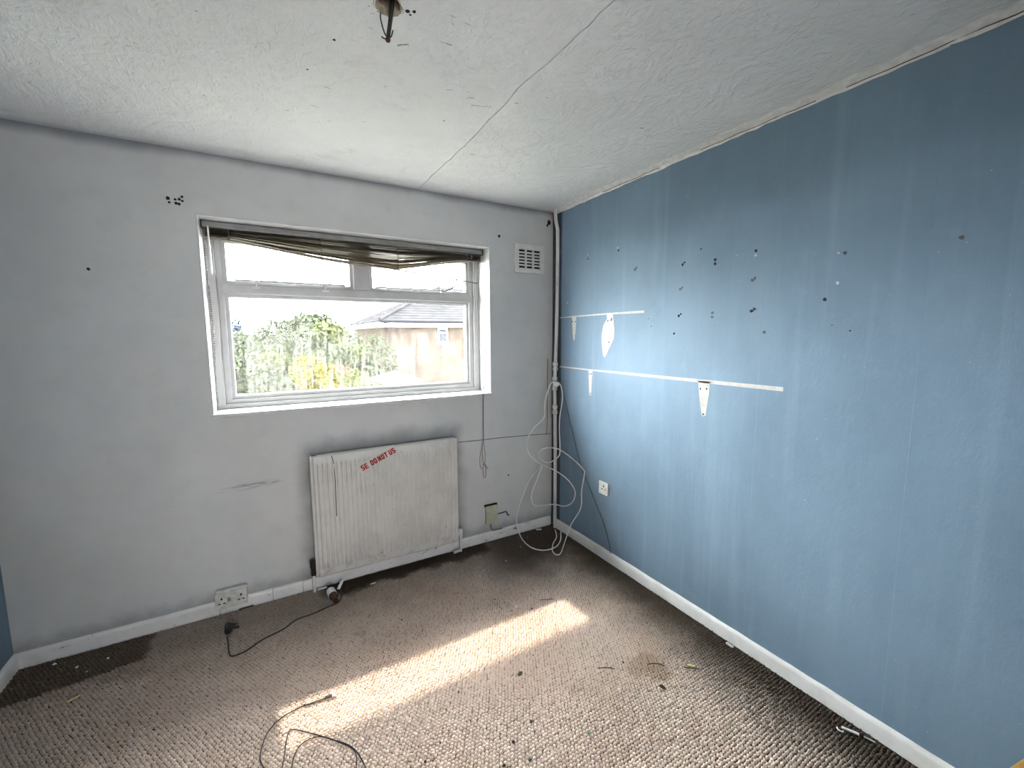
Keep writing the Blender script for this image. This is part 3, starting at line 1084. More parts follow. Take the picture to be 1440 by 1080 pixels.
# ------------------------------------------------------------------ sockets and box
sk = thing('wall_socket', (-.002, -.609, .480), 'white single plug socket low on the blue wall', 'socket')
MB().box(-.011, -.0006, -.609 - .044, -.609 + .044, .437, .523, .004).build('faceplate', M['plastic'], sk)
for (dy, dz, a, b) in ((-.004, .016, .004, .007), (.0115, -.007, .0055, .003), (-.0195, -.007, .0055, .003)):
    MB().box(-.0116, -.009, -.609 + dy - a, -.609 + dy + a, .480 + dz - b, .480 + dz + b).build('pin_hole', M['dark'], sk)
MB().box(-.0135, -.009, -.609 - .034, -.609 - .022, .468, .490, .002).build('rocker_switch', M['plasticd'], sk)
for dy in (-.030, .030):
    MB().prism(disc_poly(-.609 + dy, .502 if dy > 0 else .456, .003, 10), 'x', -.0116, -.0095).build('fixing_screw', M['brass'], sk)

sk2 = thing('double_socket', (-2.145, -.03, .088), 'grubby white double plug socket coming loose above the skirting left of the radiator', 'socket')
sk2.rotation_euler = (0, math.radians(1.5), 0)
inv = parent_inv(sk2)
MB().box(-2.215, -2.072, -.040, -.0172, .056, .136, .004).build('back_box', M['plasticd'], sk2)
cx, cz, yf = -2.146, .086, -.056
parts = [MB().box(cx - .073, cx + .071, yf, -.042, cz - .044, cz + .042, .004).build('faceplate', M['plasticd'], sk2)]
for s in (-1, 1):
    ox = cx + s * .044
    for (dx, dz, a, b) in ((0, .014, .004, .006), (-.011, -.012, .0055, .003), (.011, -.012, .0055, .003)):
        MB().box(ox + dx - a, ox + dx + a, yf - .0008, yf + .003, cz + dz - b, cz + dz + b).build('pin_hole', M['dark'], sk2)
    MB().box(cx + s * .011 - .008, cx + s * .011 + .008, yf - .004, yf + .003, cz - .006, cz + .014, .002).build('rocker_switch', M['plasticd'] if s > 0 else M['rail'], sk2)

jb = thing('junction_box', (-.545, -.012, .195), 'cream plastic cable box on the grey wall right of the radiator', 'junction box')
MB().box(-.594, -.500, -.032, -.0005, .128, .262, .006).build('box_lid', M['cream'], jb)
MB().box(-.597, -.497, -.014, -.0004, .256, .271, .001).build('top_gap', M['dark'], jb)
MB().tube(spline([(-.499, -.012, .185), (-.46, -.012, .185), (-.425, -.02, .19), (-.415, -.022, .165), (-.40, -.024, .160)], 5), .004, 6).build('cut_cable', M['black'], jb)
MB().tube(spline([(-.555, -.012, .130), (-.553, -.024, .10), (-.548, -.028, .078), (-.52, -.024, .072), (-.46, -.022, .070)], 5), .004, 6).build('feed_cable', M['cordg'], jb)

# ------------------------------------------------------------------ pipe in the corner
pp = thing('heating_pipe', (-.022, -.086, 0), 'white painted vertical pipe with couplings standing in the room corner', 'pipe')
PX, PY = -.022, -.080
zz = spline([(PX - .014, PY, 2.402), (PX - .012, PY, 2.345), (PX - .006, PY, 2.305), (PX + .006, PY, 2.262), (PX + .008, PY, 2.21), (PX + .008, PY, 1.80), (PX - .002, PY, 1.35), (PX - .010, PY, 1.15), (PX - .006, PY, .93), (PX, PY, .5), (PX, PY, -.005)], 6)
MB().tube(zz, .0135, 14).build('riser', M['pipe'], pp, True)
def collar(zs_, r, x):
    m = MB()
    m.tube([(x, PY, z) for z, _ in zs_], r, 14, True, [q for _, q in zs_])
    return m
collar([(1.298, .0145), (1.294, .020), (1.270, .020), (1.266, .0155), (1.258, .0155), (1.254, .0195), (1.236, .0195), (1.230, .0145)], .02, PX - .006).build('coupling', M['pipe'], pp, True)
collar([(1.186, .0145), (1.182, .0205), (1.162, .0205), (1.158, .016), (1.112, .016), (1.108, .0195), (1.088, .0195), (1.083, .0145)], .02, PX - .010).build('coupling', M['pipe'], pp, True)
MB().tube([(PX - .010, PY - .012, 1.130), (PX - .014, PY - .034, 1.130), (PX - .016, PY - .038, 1.130)], .018, 14, True, [.015, .018, .014]).build('valve_cap', M['pipe'], pp, True)
collar([(.972, .0145), (.968, .0205), (.945, .0205), (.941, .0155), (.930, .0155), (.926, .021), (.905, .021), (.900, .0145)], .02, PX - .006).build('coupling', M['pipe'], pp, True)

# ------------------------------------------------------------------ loose cables
cb = thing('aerial_cable', (-.05, -.13, 1.13), 'long white cable looped over the corner pipe and trailing in coils to the carpet', 'cable')
A = [(-0.068, -0.125, 1.154), (-0.094, -0.125, 1.147), (-0.121, -0.125, 1.101), (-0.152, -0.125, 0.998), (-0.159, -0.125, 0.893), (-0.237, -0.125, 0.835), (-0.291, -0.125, 0.775), (-0.311, -0.125, 0.712), (-0.283, -0.125, 0.628), (-0.19, -0.125, 0.547), (-0.06, -0.125, 0.478), (-0.026, -0.24, 0.434), (-0.026, -0.331, 0.374), (-0.026, -0.306, 0.285), (-0.026, -0.21, 0.217), (-0.058, -0.125, 0.207), (-0.156, -0.125, 0.221), (-0.244, -0.125, 0.239), (-0.268, -0.125, 0.322), (-0.221, -0.125, 0.43), (-0.16, -0.1, 0.515), (-0.151, -0.03, 0.47), (-0.209, -0.008, 0.392), (-0.274, -0.008, 0.277), (-0.313, -0.008, 0.18), (-0.337, -0.02, 0.098), (-0.343, -0.095, 0.004), (-0.364, -0.253, 0.004), (-0.316, -0.34, 0.004), (-0.219, -0.353, 0.004), (-0.122, -0.289, 0.004), (-0.03, -0.169, 0.004)]
B = [(-0.069, -0.125, 1.156), (-0.039, -0.125, 1.149), (-0.026, -0.153, 1.117), (-0.026, -0.171, 1.033), (-0.026, -0.14, 0.894), (-0.026, -0.135, 0.784), (-0.026, -0.144, 0.648), (-0.027, -0.125, 0.577), (-0.118, -0.125, 0.546), (-0.19, -0.125, 0.588), (-0.203, -0.125, 0.637), (-0.142, -0.125, 0.662), (-0.026, -0.126, 0.637), (-0.026, -0.3, 0.605), (-0.026, -0.421, 0.559), (-0.026, -0.431, 0.523), (-0.026, -0.405, 0.398), (-0.026, -0.398, 0.27), (-0.026, -0.288, 0.1), (-0.091, -0.307, 0.004), (-0.226, -0.435, 0.004), (-0.266, -0.439, 0.004), (-0.261, -0.386, 0.004), (-0.2, -0.305, 0.004), (-0.114, -0.229, 0.004), (-0.054, -0.13, 0.004)]
MB().tube(spline(A, 5), .0042, 7).build('cable_length', M['cordw'], cb, True)
MB().tube(spline(B, 5), .0042, 7).build('cable_length', M['cordw'], cb, True)
tag(MB().tube(spline([(-.045, -.005, 1.32), (-.046, -.005, 1.10), (-.048, -.005, .86), (-.052, -.006, .76), (-.060, -.006, .73)], 5), .003, 6).build('bell_wire', M['cordg']),
    'thin grey wire clipped up the grey wall close to the corner pipe', 'wire')
tag(MB().tube(spline([(-.0065, -.13, 1.12), (-.0065, -.18, 1.01), (-.0065, -.255, .83), (-.0065, -.358, .593), (-.0065, -.479, .422), (-.0065, -.599, .262), (-.0065, -.675, .115), (-.018, -.70, .066)], 5), .0024, 6).build('thin_dark_line', plain('slate_blue_line', (.055, .085, .115), .6, .1)),  # thin dark tube along a slanting line on the blue wall
    'thin dark line slanting down the blue wall towards the skirting, left of the socket', 'cord')


def lay(pts, z, per=6):
    return spline([(x, y, z) for x, y in pts], per)


pw = thing('power_lead', (-2.15, -.25, 0), 'black mains lead with a plug lying on the carpet below the double socket', 'cable')
MB().tube(lay([(-2.158, -.258), (-2.150, -.313), (-2.142, -.385), (-2.127, -.424), (-2.074, -.418), (-2.002, -.369), (-1.914, -.337), (-1.852, -.290), (-1.769, -.279), (-1.696, -.259), (-1.640, -.246), (-1.612, -.20), (-1.606, -.12)], .0034), .0036, 8).build('flex', M['black'], pw, True)
pg = MB()
bm = bmesh.new()
bmesh.ops.create_cube(bm, size=1)
for p in bm.verts:
    s = .55 if p.co.y < 0 else 1
    p.co = Vector((p.co.x * .048 * s, p.co.y * .056, p.co.z * .038 * (.8 if p.co.y < 0 else 1)))
bmesh.ops.bevel(bm, geom=bm.edges[:], offset=.007, segments=3, affect='EDGES')
bmesh.ops.rotate(bm, verts=bm.verts[:], cent=(0, 0, 0), matrix=Matrix.Rotation(-.12, 3, 'Z') @ Matrix.Rotation(.35, 3, 'Y'))
bmesh.ops.translate(bm, verts=bm.verts[:], vec=(-2.152, -.222, .022))
pg.bm(bm)
pg.build('plug_body', M['black'], pw, True)
for (dx, dy, dz) in ((.022, .012, .012), (.024, -.008, .018), (.018, .000, .034)):
    MB().box(-2.152 + dx, -2.152 + dx + .022, -.222 + dy - .003, -.222 + dy + .003, dz, dz + .006, .001).build('plug_pin', M['black'], pw)

us = thing('charging_cable', (-1.86, -.97, 0), 'thin black USB charging cable curled on the sunlit carpet in the foreground', 'cable')
MB().tube(lay([(-1.772, -.895), (-1.810, -.894), (-1.853, -.892), (-1.905, -.898), (-1.95, -.917), (-1.982, -.952), (-1.997, -.991), (-2.006, -1.040), (-2.004, -1.070), (-1.986, -1.116), (-1.955, -1.15), (-1.938, -1.127), (-1.930, -1.08), (-1.924, -1.033), (-1.915, -.996), (-1.900, -.986), (-1.855, -1.025), (-1.801, -1.078), (-1.757, -1.124), (-1.725, -1.160), (-1.706, -1.195), (-1.692, -1.245), (-1.686, -1.30), (-1.69, -1.36)], .0020), .0022, 7).build('cable_length', M['black'], us, True)
MB().tube(lay([(-1.772, -.903), (-1.812, -.902), (-1.853, -.893)], .0022), .0018, 6).build('thin_branch', M['black'], us, True)
MB().tube(lay([(-1.69, -1.36), (-1.72, -1.30), (-1.708, -1.20), (-1.757, -1.127), (-1.801, -1.079), (-1.838, -1.062), (-1.865, -1.065), (-1.888, -1.082), (-1.903, -1.115), (-1.912, -1.155)], .0024), .0018, 6).build('thin_branch', M['black'], us, True)
MB().tube([(-1.776, -.899, .0055), (-1.748, -.9005, .0055)], .0055, 8).build('usb_plug', M['black'], us, True)
MB().box(-1.750, -1.736, -.906, -.894, .003, .0085, .0008).build('usb_tip', M['steel'], us)
MB().ball((-1.853, -.8925, .004), .0048, 2).build('ferrite_bead', M['black'], us, True)

cc = thing('ceiling_cable', (-1.547, -1.395, H), 'cut black lamp cable hanging from the ragged hole in the ceiling', 'cable')
MB().tube(spline([(-1.535, -1.398, 2.475), (-1.536, -1.396, 2.42), (-1.541, -1.385, 2.375), (-1.547, -1.374, 2.330)], 5), .0058, 8).build('sheath', M['black'], cc, True)
wire = plain('dark_red_wire', (.05, .012, .01), .5, .2)
for pts in ([(-1.547, -1.374, 2.332), (-1.556, -1.372, 2.345), (-1.566, -1.376, 2.375), (-1.566, -1.382, 2.388)],
            [(-1.547, -1.374, 2.330), (-1.556, -1.370, 2.330), (-1.564, -1.370, 2.333)],
            [(-1.547, -1.374, 2.330), (-1.538, -1.376, 2.338), (-1.534, -1.382, 2.352)]):
    MB().tube(spline(pts, 4), .0019, 6).build('core_wire', M['black'], cc)
MB().ball((-1.547, -1.3735, 2.328), .0075, 2).build('wire_stub', wire, cc, True)

# ------------------------------------------------------------------ marks left on the blue wall by shelves
def mark(name, poly, parent, thick=.0012):
    return MB().prism(poly, 'x', -thick, .001).build(name, M['scar'], parent)


s1 = mark('shelf_mark', [(-.094, 1.622), (-.30, 1.624), (-.60, 1.626), (-.911, 1.622), (-.911, 1.636), (-.60, 1.636), (-.30, 1.633), (-.094, 1.629)], wall_right)
s1['label'] = 'upper white strip of bare wall where a shelf was fixed'
mark('bracket_mark', [(-.243, 1.626), (-.243, 1.585), (-.250, 1.52), (-.262, 1.458), (-.272, 1.459), (-.282, 1.52), (-.288, 1.585), (-.290, 1.626)], s1)
mark('bracket_mark', [(-.600, 1.628), (-.603, 1.60), (-.570, 1.56), (-.555, 1.50), (-.557, 1.44), (-.575, 1.36), (-.590, 1.352), (-.628, 1.41), (-.668, 1.47), (-.672, 1.53), (-.660, 1.60), (-.655, 1.628)], s1, .0016)
for (y, z) in ((-.246, 1.592), (-.282, 1.592), (-.612, 1.587), (-.640, 1.590), (-.648, 1.598), (-.625, 1.45)):
    MB().prism(disc_poly(y, z, .005, 8, .2), 'x', -.0024, .001).build('screw_hole', M['dark'], s1)
s2 = mark('shelf_mark', [(-.097, 1.258), (-.45, 1.256), (-.90, 1.254), (-1.697, 1.253), (-1.697, 1.271), (-1.20, 1.270), (-.70, 1.268), (-.45, 1.266), (-.097, 1.268)], wall_right)
s2['label'] = 'lower longer white strip of bare wall where a shelf was fixed'
mark('bracket_mark', [(-.428, 1.262), (-.434, 1.18), (-.440, 1.092), (-.452, 1.086), (-.462, 1.092), (-.466, 1.18), (-.470, 1.262)], s2)
mark('bracket_mark', [(-1.285, 1.262), (-1.292, 1.20), (-1.312, 1.09), (-1.322, 1.083), (-1.335, 1.09), (-1.348, 1.20), (-1.352, 1.262)], s2)
for (y, z) in ((-.440, 1.232), (-.458, 1.234), (-.451, 1.098), (-1.300, 1.222), (-1.335, 1.226), (-1.323, 1.094)):
    MB().prism(disc_poly(y, z, .0045, 8, .2), 'x', -.0022, .001).build('screw_hole', M['dark'], s2)
plug_m = plain('grey_wall_plug', (.055, .065, .075), .6, .3)
for k, (y, z, n) in enumerate([(-.406, 2.004, 1), (-.692, 2.010, 1), (-.83, 1.877, 2), (-1.162, 1.858, 2), (-1.154, 1.732, 2), (-1.152, 1.595, 2), (-1.267, 1.918, 1),
                  (-1.348, 1.854, 3), (-1.346, 1.601, 3), (-1.544, 1.862, 1), (-1.535, 1.736, 2), (-1.540, 1.601, 2), (-1.603, 1.505, 1),
                  (-1.828, 1.629, 1), (-2.192, 1.792, 1), (-1.125, 1.502, 1), (-.944, 1.588, 0), (-.967, 1.544, 0), (-1.883, 1.797, 1), (-1.921, 1.507, 0), (-1.86, 1.53, 0)]):
    m = MB()
    r = (.0032, .0062, .0070, .0066)[n]
    m.prism(disc_poly(y, z, r, 9, .25), 'x', -.0022, .001)
    if n == 2:
        m.prism(disc_poly(y - .011, z + .008, r * .75, 9, .25), 'x', -.0022, .001)
    if n == 3:
        m.prism(disc_poly(y, z - .020, r, 9, .25), 'x', -.0022, .001)
    m.build('plug_hole', M['dark'] if k % 2 else plug_m, wall_right)
for (y, z, r) in ((-1.545, 1.842, .006), (-1.862, 1.800, .004), (-1.867, 1.688, .006), (-.185, 1.728, .006), (-.684, 2.026, .006), (-.405, 2.03, .004)):
    MB().prism(disc_poly(y, z, r, 8, .3), 'x', -.0018, .001).build('paint_chip', M['scar'], wall_right)

# ------------------------------------------------------------------ litter on the carpet
bo = thing('small_bottle', (-1.655, -.225, 0), 'tiny brown glass bottle with a white label lying on the carpet by the radiator', 'bottle')
ax = Vector((.10, -.99, 0)).normalized()
c0 = Vector((-1.662, -.135, .0245))


def along(rs):
    return [c0 + ax * a * 1.28 for a, _ in rs], [r * 1.3 for _, r in rs]


p, r = along([(.0, .012), (.003, .0175), (.060, .0175), (.068, .014), (.073, .0105), (.086, .0105), (.088, .0115), (.096, .0115), (.0965, .007), (.088, .006)])
MB().tube(p, .01, 16, True, r).build('glass_body', M['brown'], bo, True)
p, r = along([(.004, .0181), (.004, .0185), (.046, .0185), (.046, .0181)])
MB().tube(p, .01, 16, False, r).build('bottle_label', M['paper'], bo, True)


def slip(name, x, y, l, w, rot, mat, label, cat, h=.0016, z=.0006, tilt=0.0):
    m = MB()
    n = 5
    v = []
    for k in range(n + 1):
        u = (k / n - .5) * l
        bend = .0012 * math.sin(k * 1.3)
        for s in (-1, 1):
            v.append((u, s * w / 2, z + bend + tilt * (u + l / 2) + .001))
    v2 = [(a, b, c_ + h) for a, b, c_ in v]
    f = []
    for k in range(n):
        a = k * 2
        f.append((a, a + 2, a + 3, a + 1))
        f.append((len(v) + a, len(v) + a + 1, len(v) + a + 3, len(v) + a + 2))
        f.append((a, len(v) + a, len(v) + a + 2, a + 2))
        f.append((a + 1, a + 3, len(v) + a + 3, len(v) + a + 1))
    f += [(0, 1, len(v) + 1, len(v)), (2 * n, len(v) + 2 * n, len(v) + 2 * n + 1, 2 * n + 1)]
    o = m.raw(v + v2, f).build(name, mat)
    o.location = (x, y, 0)
    o.rotation_euler = (0, 0, rot)
    return tag(o, label, cat)


slip('paper_slip', -1.700, -.048, .050, .020, .15, M['paper'], 'white paper slip on the carpet under the left end of the radiator', 'paper')
slip('paper_slip', -1.602, -.085, .052, .018, 1.0, M['paper'], 'white paper slip tilted against the skirting behind the small bottle', 'paper', tilt=.45)
slip('card_scrap', -2.085, -.030, .070, .012, .1, M['redd'], 'dark red strip of card at the skirting below the double socket', 'scrap')
slip('paper_slip', -1.425, -.150, .030, .009, .2, M['paper'], 'tiny white paper scrap under the middle of the radiator', 'paper')
slip('white_peg', -.160, -.060, .042, .012, -.35, M['paper'], 'short white plastic stub on the dark carpet in the corner', 'stub', .006)
slip('cigarette_end', -.046, -1.556, .034, .009, -1.45, M['paper'], 'white cigarette end against the skirting of the blue wall', 'litter', .007)
slip('cigarette_end', -.320, -1.548, .030, .010, -.75, M['ylw'], 'yellow cigarette end on the open carpet near the blue wall', 'litter', .007)
slip('foil_scrap', -.786, -.780, .020, .010, .3, M['paper'], 'pale foil scrap beside the far end of the sun patch', 'scrap')
slip('paper_stick', -2.683, -.374, .038, .006, .6, M['ylw'], 'cream paper stick on the carpet near the left wall', 'stick', .004)
st = thing('plastic_stick', (-.06, -2.09, 0), 'white plastic stick with a pink tip on the carpet by the blue wall', 'stick')
MB().tube([(-.087, -2.035, .007), (-.065, -2.082, .007)], .0048, 8).build('shaft', M['plastic'], st, True)
MB().tube([(-.065, -2.082, .007), (-.060, -2.094, .007)], .0055, 8).build('collar', M['pink'], st, True)
MB().tube([(-.060, -2.094, .007), (-.051, -2.125, .007)], .0026, 8).build('tip', M['plasticd'], st, True)
MB().tube(spline([(-.098, -2.025, .004), (-.104, -2.03, .003), (-.102, -2.042, .003), (-.094, -2.044, .003)], 4), .0025, 6).build('hook', M['plastic'], st, True)


def crumb(name, x, y, s, mat, label, group, seed, flat=.6, stretch=1.0, cat='crumb'):
    r_ = random.Random(seed)
    bm = bmesh.new()
    bmesh.ops.create_icosphere(bm, subdivisions=1, radius=s * .78)
    for q in bm.verts:
        q.co *= r_.uniform(.7, 1.2)
        q.co.x *= stretch
        q.co.z = q.co.z * flat
    zmin = min(q.co.z for q in bm.verts)
    for q in bm.verts:
        q.co.z -= zmin
    o = MB().bm(bm).build(name, mat)
    o.location = (x, y, -.0005)
    o.rotation_euler = (0, 0, r_.uniform(0, 6))
    return tag(o, label, cat, group)


tag_d = 'tiny dark speck of grit, one of many scattered loosely over the carpet'
for i, (x, y, s) in enumerate([(-.723, -.842, .009), (-.823, -.798, .006), (-1.094, -1.418, .010), (-1.195, -1.454, .010), (-1.179, -1.542, .010),
                               (-1.266, -1.512, .008), (-1.284, -1.147, .006), (-1.36, -1.20, .006), (-1.31, -1.29, .005), (-1.40, -1.27, .005),
                               (-1.149, -.701, .005), (-1.366, -.569, .007), (-.567, -1.375, .008), (-.62, -1.26, .005), (-.90, -1.13, .005),
                               (-1.05, -.93, .004), (-1.22, -1.40, .004), (-.70, -.90, .004), (-.86, -.66, .006), (-.70, -.60, .006),
                               (-1.43, -1.32, .005), (-1.50, -1.36, .007), (-1.78, -1.30, .006), (-1.60, -1.42, .006), (-2.36, -.72, .006), (-1.02, -.50, .005)]):
    own = ('black grit crumb just beyond the sun patch near its right end', 'smaller grit crumb left of the black crumb beyond the sun patch',
           'foreground grit crumb, farthest of four lying in a loose column', 'foreground grit crumb, second of four lying in a loose column',
           'foreground grit crumb, third of four lying in a loose column', 'foreground grit crumb, nearest of four, at the bottom edge of the photo',
           'grit crumb on the near edge of the sun patch, left of the leaf scrap')
    crumb('grit_crumb', x, y, s, M['stone'], own[i] if i < len(own) else tag_d, 'dark grit crumbs scattered on the carpet', i)
tag_w = 'small white crumb on the dark stained carpet at the left end of the window wall'
for i, (x, y, s) in enumerate([(-2.832, -.070, .010), (-2.737, -.145, .008), (-2.688, -.202, .006), (-2.631, -.142, .007)]):
    crumb('paint_flake', x, y, s, M['paper'], ('largest white crumb on the stained carpet, closest to the left wall', 'second white crumb from the left wall on the stained carpet', 'third white crumb from the left wall, at the edge of the stain', 'white crumb on the stained carpet closest to the double socket')[i], 'white crumbs on the stained carpet', 40 + i)
tag_w2 = 'tiny white flake on the dark carpet between radiator and corner'
for i, (x, y, s) in enumerate([(-.60, -.33, .006), (-.78, -.36, .005), (-1.10, -.42, .004), (-.42, -.22, .005), (-.98, -.16, .005), (-.30, -.12, .004)]):
    crumb('paint_flake', x, y, s, M['paper'], tag_w2, 'white flakes near the corner', 60 + i)
crumb('leaf_scrap', -1.010, -1.195, .012, M['twig'], 'crumpled brown leaf scrap next to the sun patch', None, 80, .5, 1.6, 'scrap')
crumb('green_scrap', -.930, -1.565, .011, M['greenbit'], 'small grey-green scrap on the carpet in the right foreground', None, 81, .4, 1.3, 'scrap')
crumb('glass_chip', -.521, -1.562, .012, M['stone'], 'pointed dark chip on the carpet in front of the brown stain', None, 82, .6, 1.7, 'chip')
crumb('white_chip', -.690, -1.478, .007, M['paper'], 'small white chip left of the brown carpet stain', None, 83, .8, 1.5, 'chip')
tag(MB().tube(spline([(-.690, -1.345, .003), (-.655, -1.362, .004), (-.628, -1.385, .003)], 4), .0022, 6).build('twig', M['twig']), 'short straight brown twig on the carpet left of the brown stain', 'twig')
tag(MB().tube(spline([(-.480, -1.440, .003), (-.455, -1.452, .005), (-.430, -1.470, .004), (-.424, -1.486, .003)], 4), .0024, 6).build('twig', M['twig']), 'bent dark twig lying over the brown carpet stain', 'twig')
tag(MB().tube(spline([(-.64, -.80, .003), (-.60, -.818, .004), (-.565, -.83, .003)], 4), .0022, 6).build('twig', M['twig']), 'thin dark twig just beyond the far corner of the sun patch', 'twig')
tag(MB().tube(spline([(-.352, -1.535, .003), (-.322, -1.560, .004), (-.298, -1.577, .003)], 4), .0018, 6).build('twig', M['twig']), 'dark twig lying along the yellow cigarette end', 'twig')
pk = MB()
pr = [(-2.343, -.001), (-2.444, .243), (-2.464, .290), (-2.490, .335), (-2.520, .362), (-2.556, .368), (-2.600, .350), (-2.560, .250), (-2.462, -.001)]
pk.prism(pr, 'x', -.112, -.090)
po = tag(pk.build('pine_board', M['pine']), 'varnished orange pine board with rounded end, bottom right, in front of the blue wall', 'board')
MB().prism(disc_poly(-2.486, .272, .012, 12), 'x', -.1128, -.0895).build('knot_hole', M['rust'], po)

# ------------------------------------------------------------------ outside
GZ = -2.8
ground = struct(MB().box(-40, 45, T + .1, 70, GZ - .2, GZ).build('ground', M['grass']))


def foliage(name, blobs, n, size, mat, parent, seed):
    r = np.random.default_rng(seed)
    w = np.array([b[3] * b[4] * b[5] for b in blobs])
    idx = r.choice(len(blobs), n, p=w / w.sum())
    B = np.array(blobs)[idx]
    d = r.normal(size=(n, 3))
    d /= np.linalg.norm(d, axis=1)[:, None]
    rad_ = r.uniform(.45, 1.0, n) ** .5
    C = B[:, :3] + d * B[:, 3:6] * rad_[:, None]
    nrm = d + r.normal(0, .6, (n, 3)) + np.array([0, -.2, .3])
    nrm /= np.linalg.norm(nrm, axis=1)[:, None]
    t = np.cross(nrm, r.normal(size=(n, 3)))
    t /= np.linalg.norm(t, axis=1)[:, None] + 1e-9
    b = np.cross(nrm, t)
    s = size * r.uniform(.6, 1.3, n)[:, None]
    V = np.stack([C - t * s, C + b * s * .45 + nrm * s * .12, C + t * s, C - b * s * .45 + nrm * s * .12], 1)
    F = np.arange(n * 4).reshape(n, 4)
    me = bpy.data.meshes.new(name)
    me.from_pydata(V.reshape(-1, 3).tolist(), [], np.concatenate([F[:, :3], F[:, [0, 2, 3]]]).tolist())
    me.materials.append(mat)
    o = bpy.data.objects.new(name, me)
    COL.objects.link(o)
    o.parent = parent
    o.matrix_parent_inverse = parent_inv(parent)
    return struct(o, 'stuff')


def push(b, k):
    """the same planting bed, k times as far from the house (sizes grow with it)"""
    return (-1.894 + (b[0] + 1.894) * k, -2.674 + (b[1] + 2.674) * k, 1.494 + (b[2] - 1.494) * k) + tuple(q * k for q in b[3:6])


def plant(name, base, top, blobs, n, size, mat, label, cat, seed, tr=.14, extra=None, far=1.0):
    blobs = [push(b, far) for b in blobs]
    bp = push(base + (0, 0, 0), far)
    base = (bp[0], bp[1], base[2])
    if extra:
        extra = ([push(b, far) for b in extra[0]],) + extra[1:]
    t = thing(name, base, label, cat)
    bx, by, bz = base
    MB().tube(spline([base, (bx + .1, by, bz + (top - bz) * .4), (bx - .05, by + .05, bz + (top - bz) * .9)], 4), tr, 8, True,
              [tr * (1 - .07 * k) for k in range(9)]).build('trunk', M['bark'], t, True)
    br = MB()
    for k, b in enumerate(blobs[:6]):
        br.tube(spline([(bx, by, bz + (top - bz) * .35), ((bx + b[0]) / 2, (by + b[1]) / 2, (bz + (top - bz) * .4 + b[2]) / 2), (b[0], b[1], b[2])], 4), tr * .4, 6)
    br.build('branches', M['bark'], t)
    foliage('foliage', blobs, n, size, mat, t, seed)
    if extra:
        foliage('pale_foliage', extra[0], extra[1], extra[2], extra[3], t, seed + 1)
    return t


tb = [(-2.2, 10.2, .6, 1.0, .9, 1.1), (-1.5, 10.4, 1.0, .9, .9, 1.0), (-.8, 10.2, 1.2, .95, .9, 1.0), (-.15, 10.4, .9, .8, .9, .95), (.25, 10.3, .2, .7, .8, 1.1),
      (-1.2, 9.8, -.4, 1.6, .9, 1.2), (-2.6, 10.4, -.4, .9, .9, 1.3), (-.9, 10.3, 1.75, .5, .5, .42)]
plant('garden_tree', (-1.0, 10.3, GZ), 1.6, tb, 24000, .085, M['leaf'], 'broad green garden tree seen through the streaked glass left of the brick house', 'tree', 11,
      extra=([(-.5, 10.0, 1.45, .55, .6, .55), (-1.7, 10.0, .9, .6, .6, .5), (.1, 10.1, .9, .5, .5, .5)], 2600, .08, M['leafl']), far=1.1)
plant('dark_conifer', (-3.6, 20, GZ), 2.2, [(-3.6, 20, 1.2, 1.0, 1.0, 1.35), (-3.7, 20, -.4, 1.3, 1.2, 1.5)], 6000, .12, M['conifer'], 'distant dark blue-green conifer at the left edge of the window', 'tree', 12)
plant('yellow_shrub', (-1.2, 6.1, GZ), .7, [(-1.25, 6.1, .85, .34, .35, .33), (-.98, 6.1, .72, .28, .3, .28), (-1.1, 6.1, .25, .45, .4, .5)], 1900, .05, M['yellow'], 'yellow flowering shrub low in the window in front of the tree', 'shrub', 13, .06)
plant('pink_shrub', (-.72, 6.4, GZ), .6, [(-.68, 6.4, .72, .25, .28, .25), (-.66, 6.4, .3, .3, .3, .4)], 1300, .045, M['pink'], 'pale pink flowering shrub right of the yellow shrub', 'shrub', 14, .05, far=1.22)
plant('pale_shrub', (-.45, 6.0, GZ), .55, [(-.45, 6.0, .62, .3, .3, .25), (-.3, 6.0, .3, .5, .35, .35), (-.9, 5.9, .2, .6, .3, .3)], 1900, .045, M['leafl'], 'pale yellow-green shrub under the pink shrub at the window bottom', 'shrub', 15, .05, far=.84)
plant('tall_hedge', (1.5, 13.5, GZ), 1.5, [(.6, 13.6, .3, .9, .6, 1.35), (1.5, 13.6, .3, .9, .6, 1.35), (1.0, 13.6, -1.4, 1.5, .6, 1.4)], 8000, .085, M['leaf'], 'clipped green hedge between the tree and the brick house', 'hedge', 16)

# brick house with a hipped tiled roof
hs_ = thing('brick_house', (6.5, 17, GZ), 'brick house with a grey tiled hipped roof seen through the right half of the window', 'house')
HX0, HX1, HY0, HY1, EZ = 2.33, 11.5, 15.0, 22.5, 2.05
MB().box(HX0, HX1, HY0, HY1, GZ, EZ).build('brick_wall', M['brick'], hs_)
MB().box(HX0 - .24, HX1 + .24, HY0 - .26, HY0 - .22, EZ - .16, EZ + .06).box(HX0 - .28, HX0 - .24, HY0 - .26, HY1 + .2, EZ - .16, EZ + .06).build('fascia', M['fascia'], hs_)
MB().box(HX0 - .25, HX1 + .25, HY0 - .25, HY0, EZ - .17, EZ - .14).box(HX0 - .25, HX0, HY0, HY1, EZ - .17, EZ - .14).build('soffit', M['fascia'], hs_)
MB().tube([(HX0 - .30, HY0 - .31, EZ + .04), (HX1 + .3, HY0 - .31, EZ + .04)], .05, 8).build('gutter', plain('grey_gutter', (.008, .008, .0095), .5, .1), hs_, True)
MB().tube([(HX0 - .10, HY0 - .28, EZ), (HX0 + .12, HY0 - .05, EZ - .34), (HX0 + .12, HY0 - .05, GZ)], .035, 8).build('downpipe', plain('grey_downpipe', (.017, .0175, .02), .5, .1), hs_, True)
NC, slope = 16, .47
rn = []
